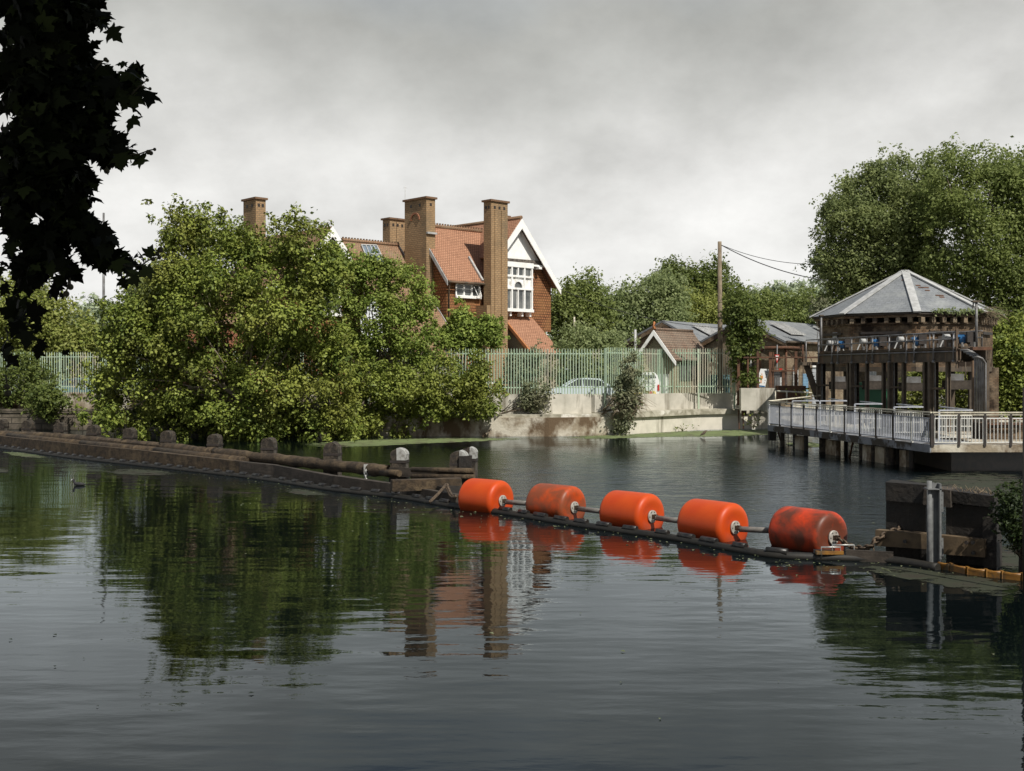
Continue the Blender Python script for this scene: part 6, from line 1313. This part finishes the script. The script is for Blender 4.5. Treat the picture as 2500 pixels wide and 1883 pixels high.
# ---- near plane tree hanging in from the upper left
t = thing('plane_tree', 'dark plane tree foliage with lobed leaves and seed balls hanging in from the upper left', 'tree', (-5.2,3.2,1.9))
rng = np.random.default_rng(5)
edge_v = [(0,-40),(205,-40),(208,0),(238,70),(200,85),(175,95),(190,112),(250,150),(300,168),(322,182),(312,205),(285,240),(255,240),(240,280),(262,300),(300,330),(300,345),(272,375),(262,395),(225,385),(195,355),(200,380),(195,445),(200,475),(240,490),(238,520),(250,560),(290,570),(325,580),(290,600),(265,612),(230,600),(180,620),(130,640),(135,690),(110,700),(85,690),(60,720),(115,740),(138,790),(118,808),(85,790),(60,760),(30,740),(25,790),(10,830),(0,840)]
poly = V2(edge_v); q_ = np.array(poly)
pts, nr, szs = [], [], []
N = 12000; k_ = 0
cand = rng.uniform([-15,-40], [380,960], (110000,2)); ins, dist = inpoly(cand, poly)
cand, dist = cand[ins], dist[ins]; keep = rng.uniform(0,1,len(cand)) < np.clip((dist-8)/85, .05, 1)
hx = rng.uniform([0,30],[330,900],(70,2)); hx = np.concatenate([hx, rng.uniform([0,520],[230,900],(40,2))]); hr = rng.uniform(14,27,len(hx))
dh_ = np.linalg.norm(cand[:,None]-hx[None],axis=2); keep &= ~(dh_ < hr).any(1)
# thinner lower left
pr = np.where(cand[:,1] > 560, .55, 1.0)*np.where(cand[:,1] > 700, .75, 1.0); keep &= rng.uniform(0,1,len(cand)) < pr
cand, dist = cand[keep][:N], dist[keep][:N]
Yd = 5.6+rng.uniform(0,2.6,len(cand))+cand[:,0]*.0015
pts = np.stack([(cand[:,0]-CX)/F*Yd, Yd, CH+(HY-(cand[:,1]-28))/F*Yd], 1)
nr = np.stack([rng.normal(0,.6,len(pts)), -.7+rng.normal(0,.5,len(pts)), .35+rng.normal(0,.5,len(pts))], 1)
s_ = np.where(dist < 90, .088, .125)*rng.uniform(.6,1.25,len(pts))
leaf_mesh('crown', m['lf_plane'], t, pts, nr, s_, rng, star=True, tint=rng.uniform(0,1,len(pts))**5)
# unseen crown added above, left and behind the frame to shade the visible leaves
n_ = 16000; d = rng.normal(size=(n_,3)); d /= np.linalg.norm(d,axis=1,keepdims=True); rr = rng.uniform(.3,1,n_)**.4
c2 = np.array([-6.6,4.6,9.4])+d*rr[:,None]*np.array([3.9,4.6,4.2]); Yc = np.maximum(c2[:,1],.3); px_ = CX+F*c2[:,0]/Yc; py_ = HY-F*(c2[:,2]-CH)/Yc
outside = (c2[:,1] < .5) | (px_ < -20) | (py_ < -90); c2 = c2[outside]
leaf_mesh('upper_shade_crown', m['lf_plane'], t, c2, rng.normal(size=c2.shape)+[0,0,.6], .24, rng, star=True, tint=rng.uniform(0,.2,len(c2)))
n_ = 16000; d = rng.normal(size=(n_,3)); d /= np.linalg.norm(d,axis=1,keepdims=True); rr = rng.uniform(.3,1,n_)**.4
c3 = np.array([-1.6,3.6,10.6])+d*rr[:,None]*np.array([4.4,4.4,2.4])
leaf_mesh('added_shade_canopy', m['lf_plane'], t, c3, rng.normal(size=c3.shape)*.6+[0,0,1.0], .28, rng, star=True, tint=rng.uniform(0,.2,len(c3)))  # unseen second canopy placed sunward to keep the visible leaves dark
mb = MB(); mb.tube([(-5.2,3.2,1.4),(-5.3,3.3,4.5),(-5.8,3.8,8),(-6.4,4.4,11)], [.42,.36,.28,.14], 14)
for e in ((-3.2,7.0,5.8),(-3.4,6.6,4.6),(-3.0,6.8,5.2),(-3.6,6.2,6.6),(-8,2,10),(-5,8,10)): mb.tube([(-5.4,3.4,5.2),((-5.4+e[0])/2,(3.4+e[1])/2,(5.2+e[2])/2+.5), e], [.14,.09,.02], 8)
mb.build('trunk', m['bark'], t)
def twig(p, ball, Y=6.0):
    w_ = [P(x*1.1302, y*1.1302, Y) for x, y in p]; mb = MB(); mb.tube(w_, [.006]+[.004]*(len(w_)-2)+[.003], 5); mb.build('twig', m['fruit'], t)
    for x, y, r_ in ball: mb = MB(); mb.sphere(P(x*1.1302, y*1.1302, Y), r_, 10, 7); mb.build('seed_ball', m['fruit'], t)
twig([(285,205),(300,188),(316,174)], [(318,173,.010),(324,192,.009)]); twig([(300,186),(312,188),(322,193)], [])
twig([(205,150),(215,138),(228,128)], [(228,129,.012),(232,132,.009)])
twig([(275,337),(300,333),(322,325),(336,322)], [(320,329,.013),(326,331,.012),(334,323,.009)])
twig([(262,573),(285,576),(305,573),(322,562),(338,555)], [(331,560,.012),(340,548,.012),(346,540,.016),(344,556,.012)], 6.2)
twig([(230,360),(231,369)], [(230.5,369.5,.016)]); twig([(150,600),(152,612),(152,618)], [(152,620,.017)]); twig([(150,606),(145,625),(143,633)], [(143,635,.017)])
twig([(12,810),(16,835)], [(17,850,.018),(15,836,.016)])
rng = np.random.default_rng(21)
ex = np.array([(278,190),(268,205),(300,200),(322,196),(296,250),(285,232),(288,352),(310,355),(262,330),(285,582),(262,600),(300,600),(330,580),(255,560),(225,205),(235,60)])*1.1302
Ye = np.full(len(ex), 6.0); pe = np.stack([(ex[:,0]-CX)/F*Ye, Ye, CH+(HY-ex[:,1])/F*Ye],1)
leaf_mesh('tip_leaves', m['lf_plane'], t, pe, rng.normal(size=pe.shape)*.5+[0,-.9,.2], rng.uniform(.07,.12,len(ex)), rng, star=True)

# fallen leaves and scum drifting along the boom
rng = np.random.default_rng(90); n_ = 420; ii = rng.integers(0, len(dense)-1, n_); pp = np.array([tuple(dense[i]) for i in ii])+np.stack([rng.normal(0,.5,n_), -np.abs(rng.normal(0,.8,n_)), np.zeros(n_)],1)
n2_ = 160; p2 = np.stack([rng.uniform(-12,14,n2_), rng.uniform(11,34,n2_), np.zeros(n2_)],1); pp = np.concatenate([pp,p2]); pp[:,2] = .012
o = leaf_mesh('floating_leaves', m['lf_bud'], None, pp, np.tile([0,0,1.0],(len(pp),1))+rng.normal(size=pp.shape)*.08, .06, rng, org=(0,0,0)); o['kind'] = 'stuff'
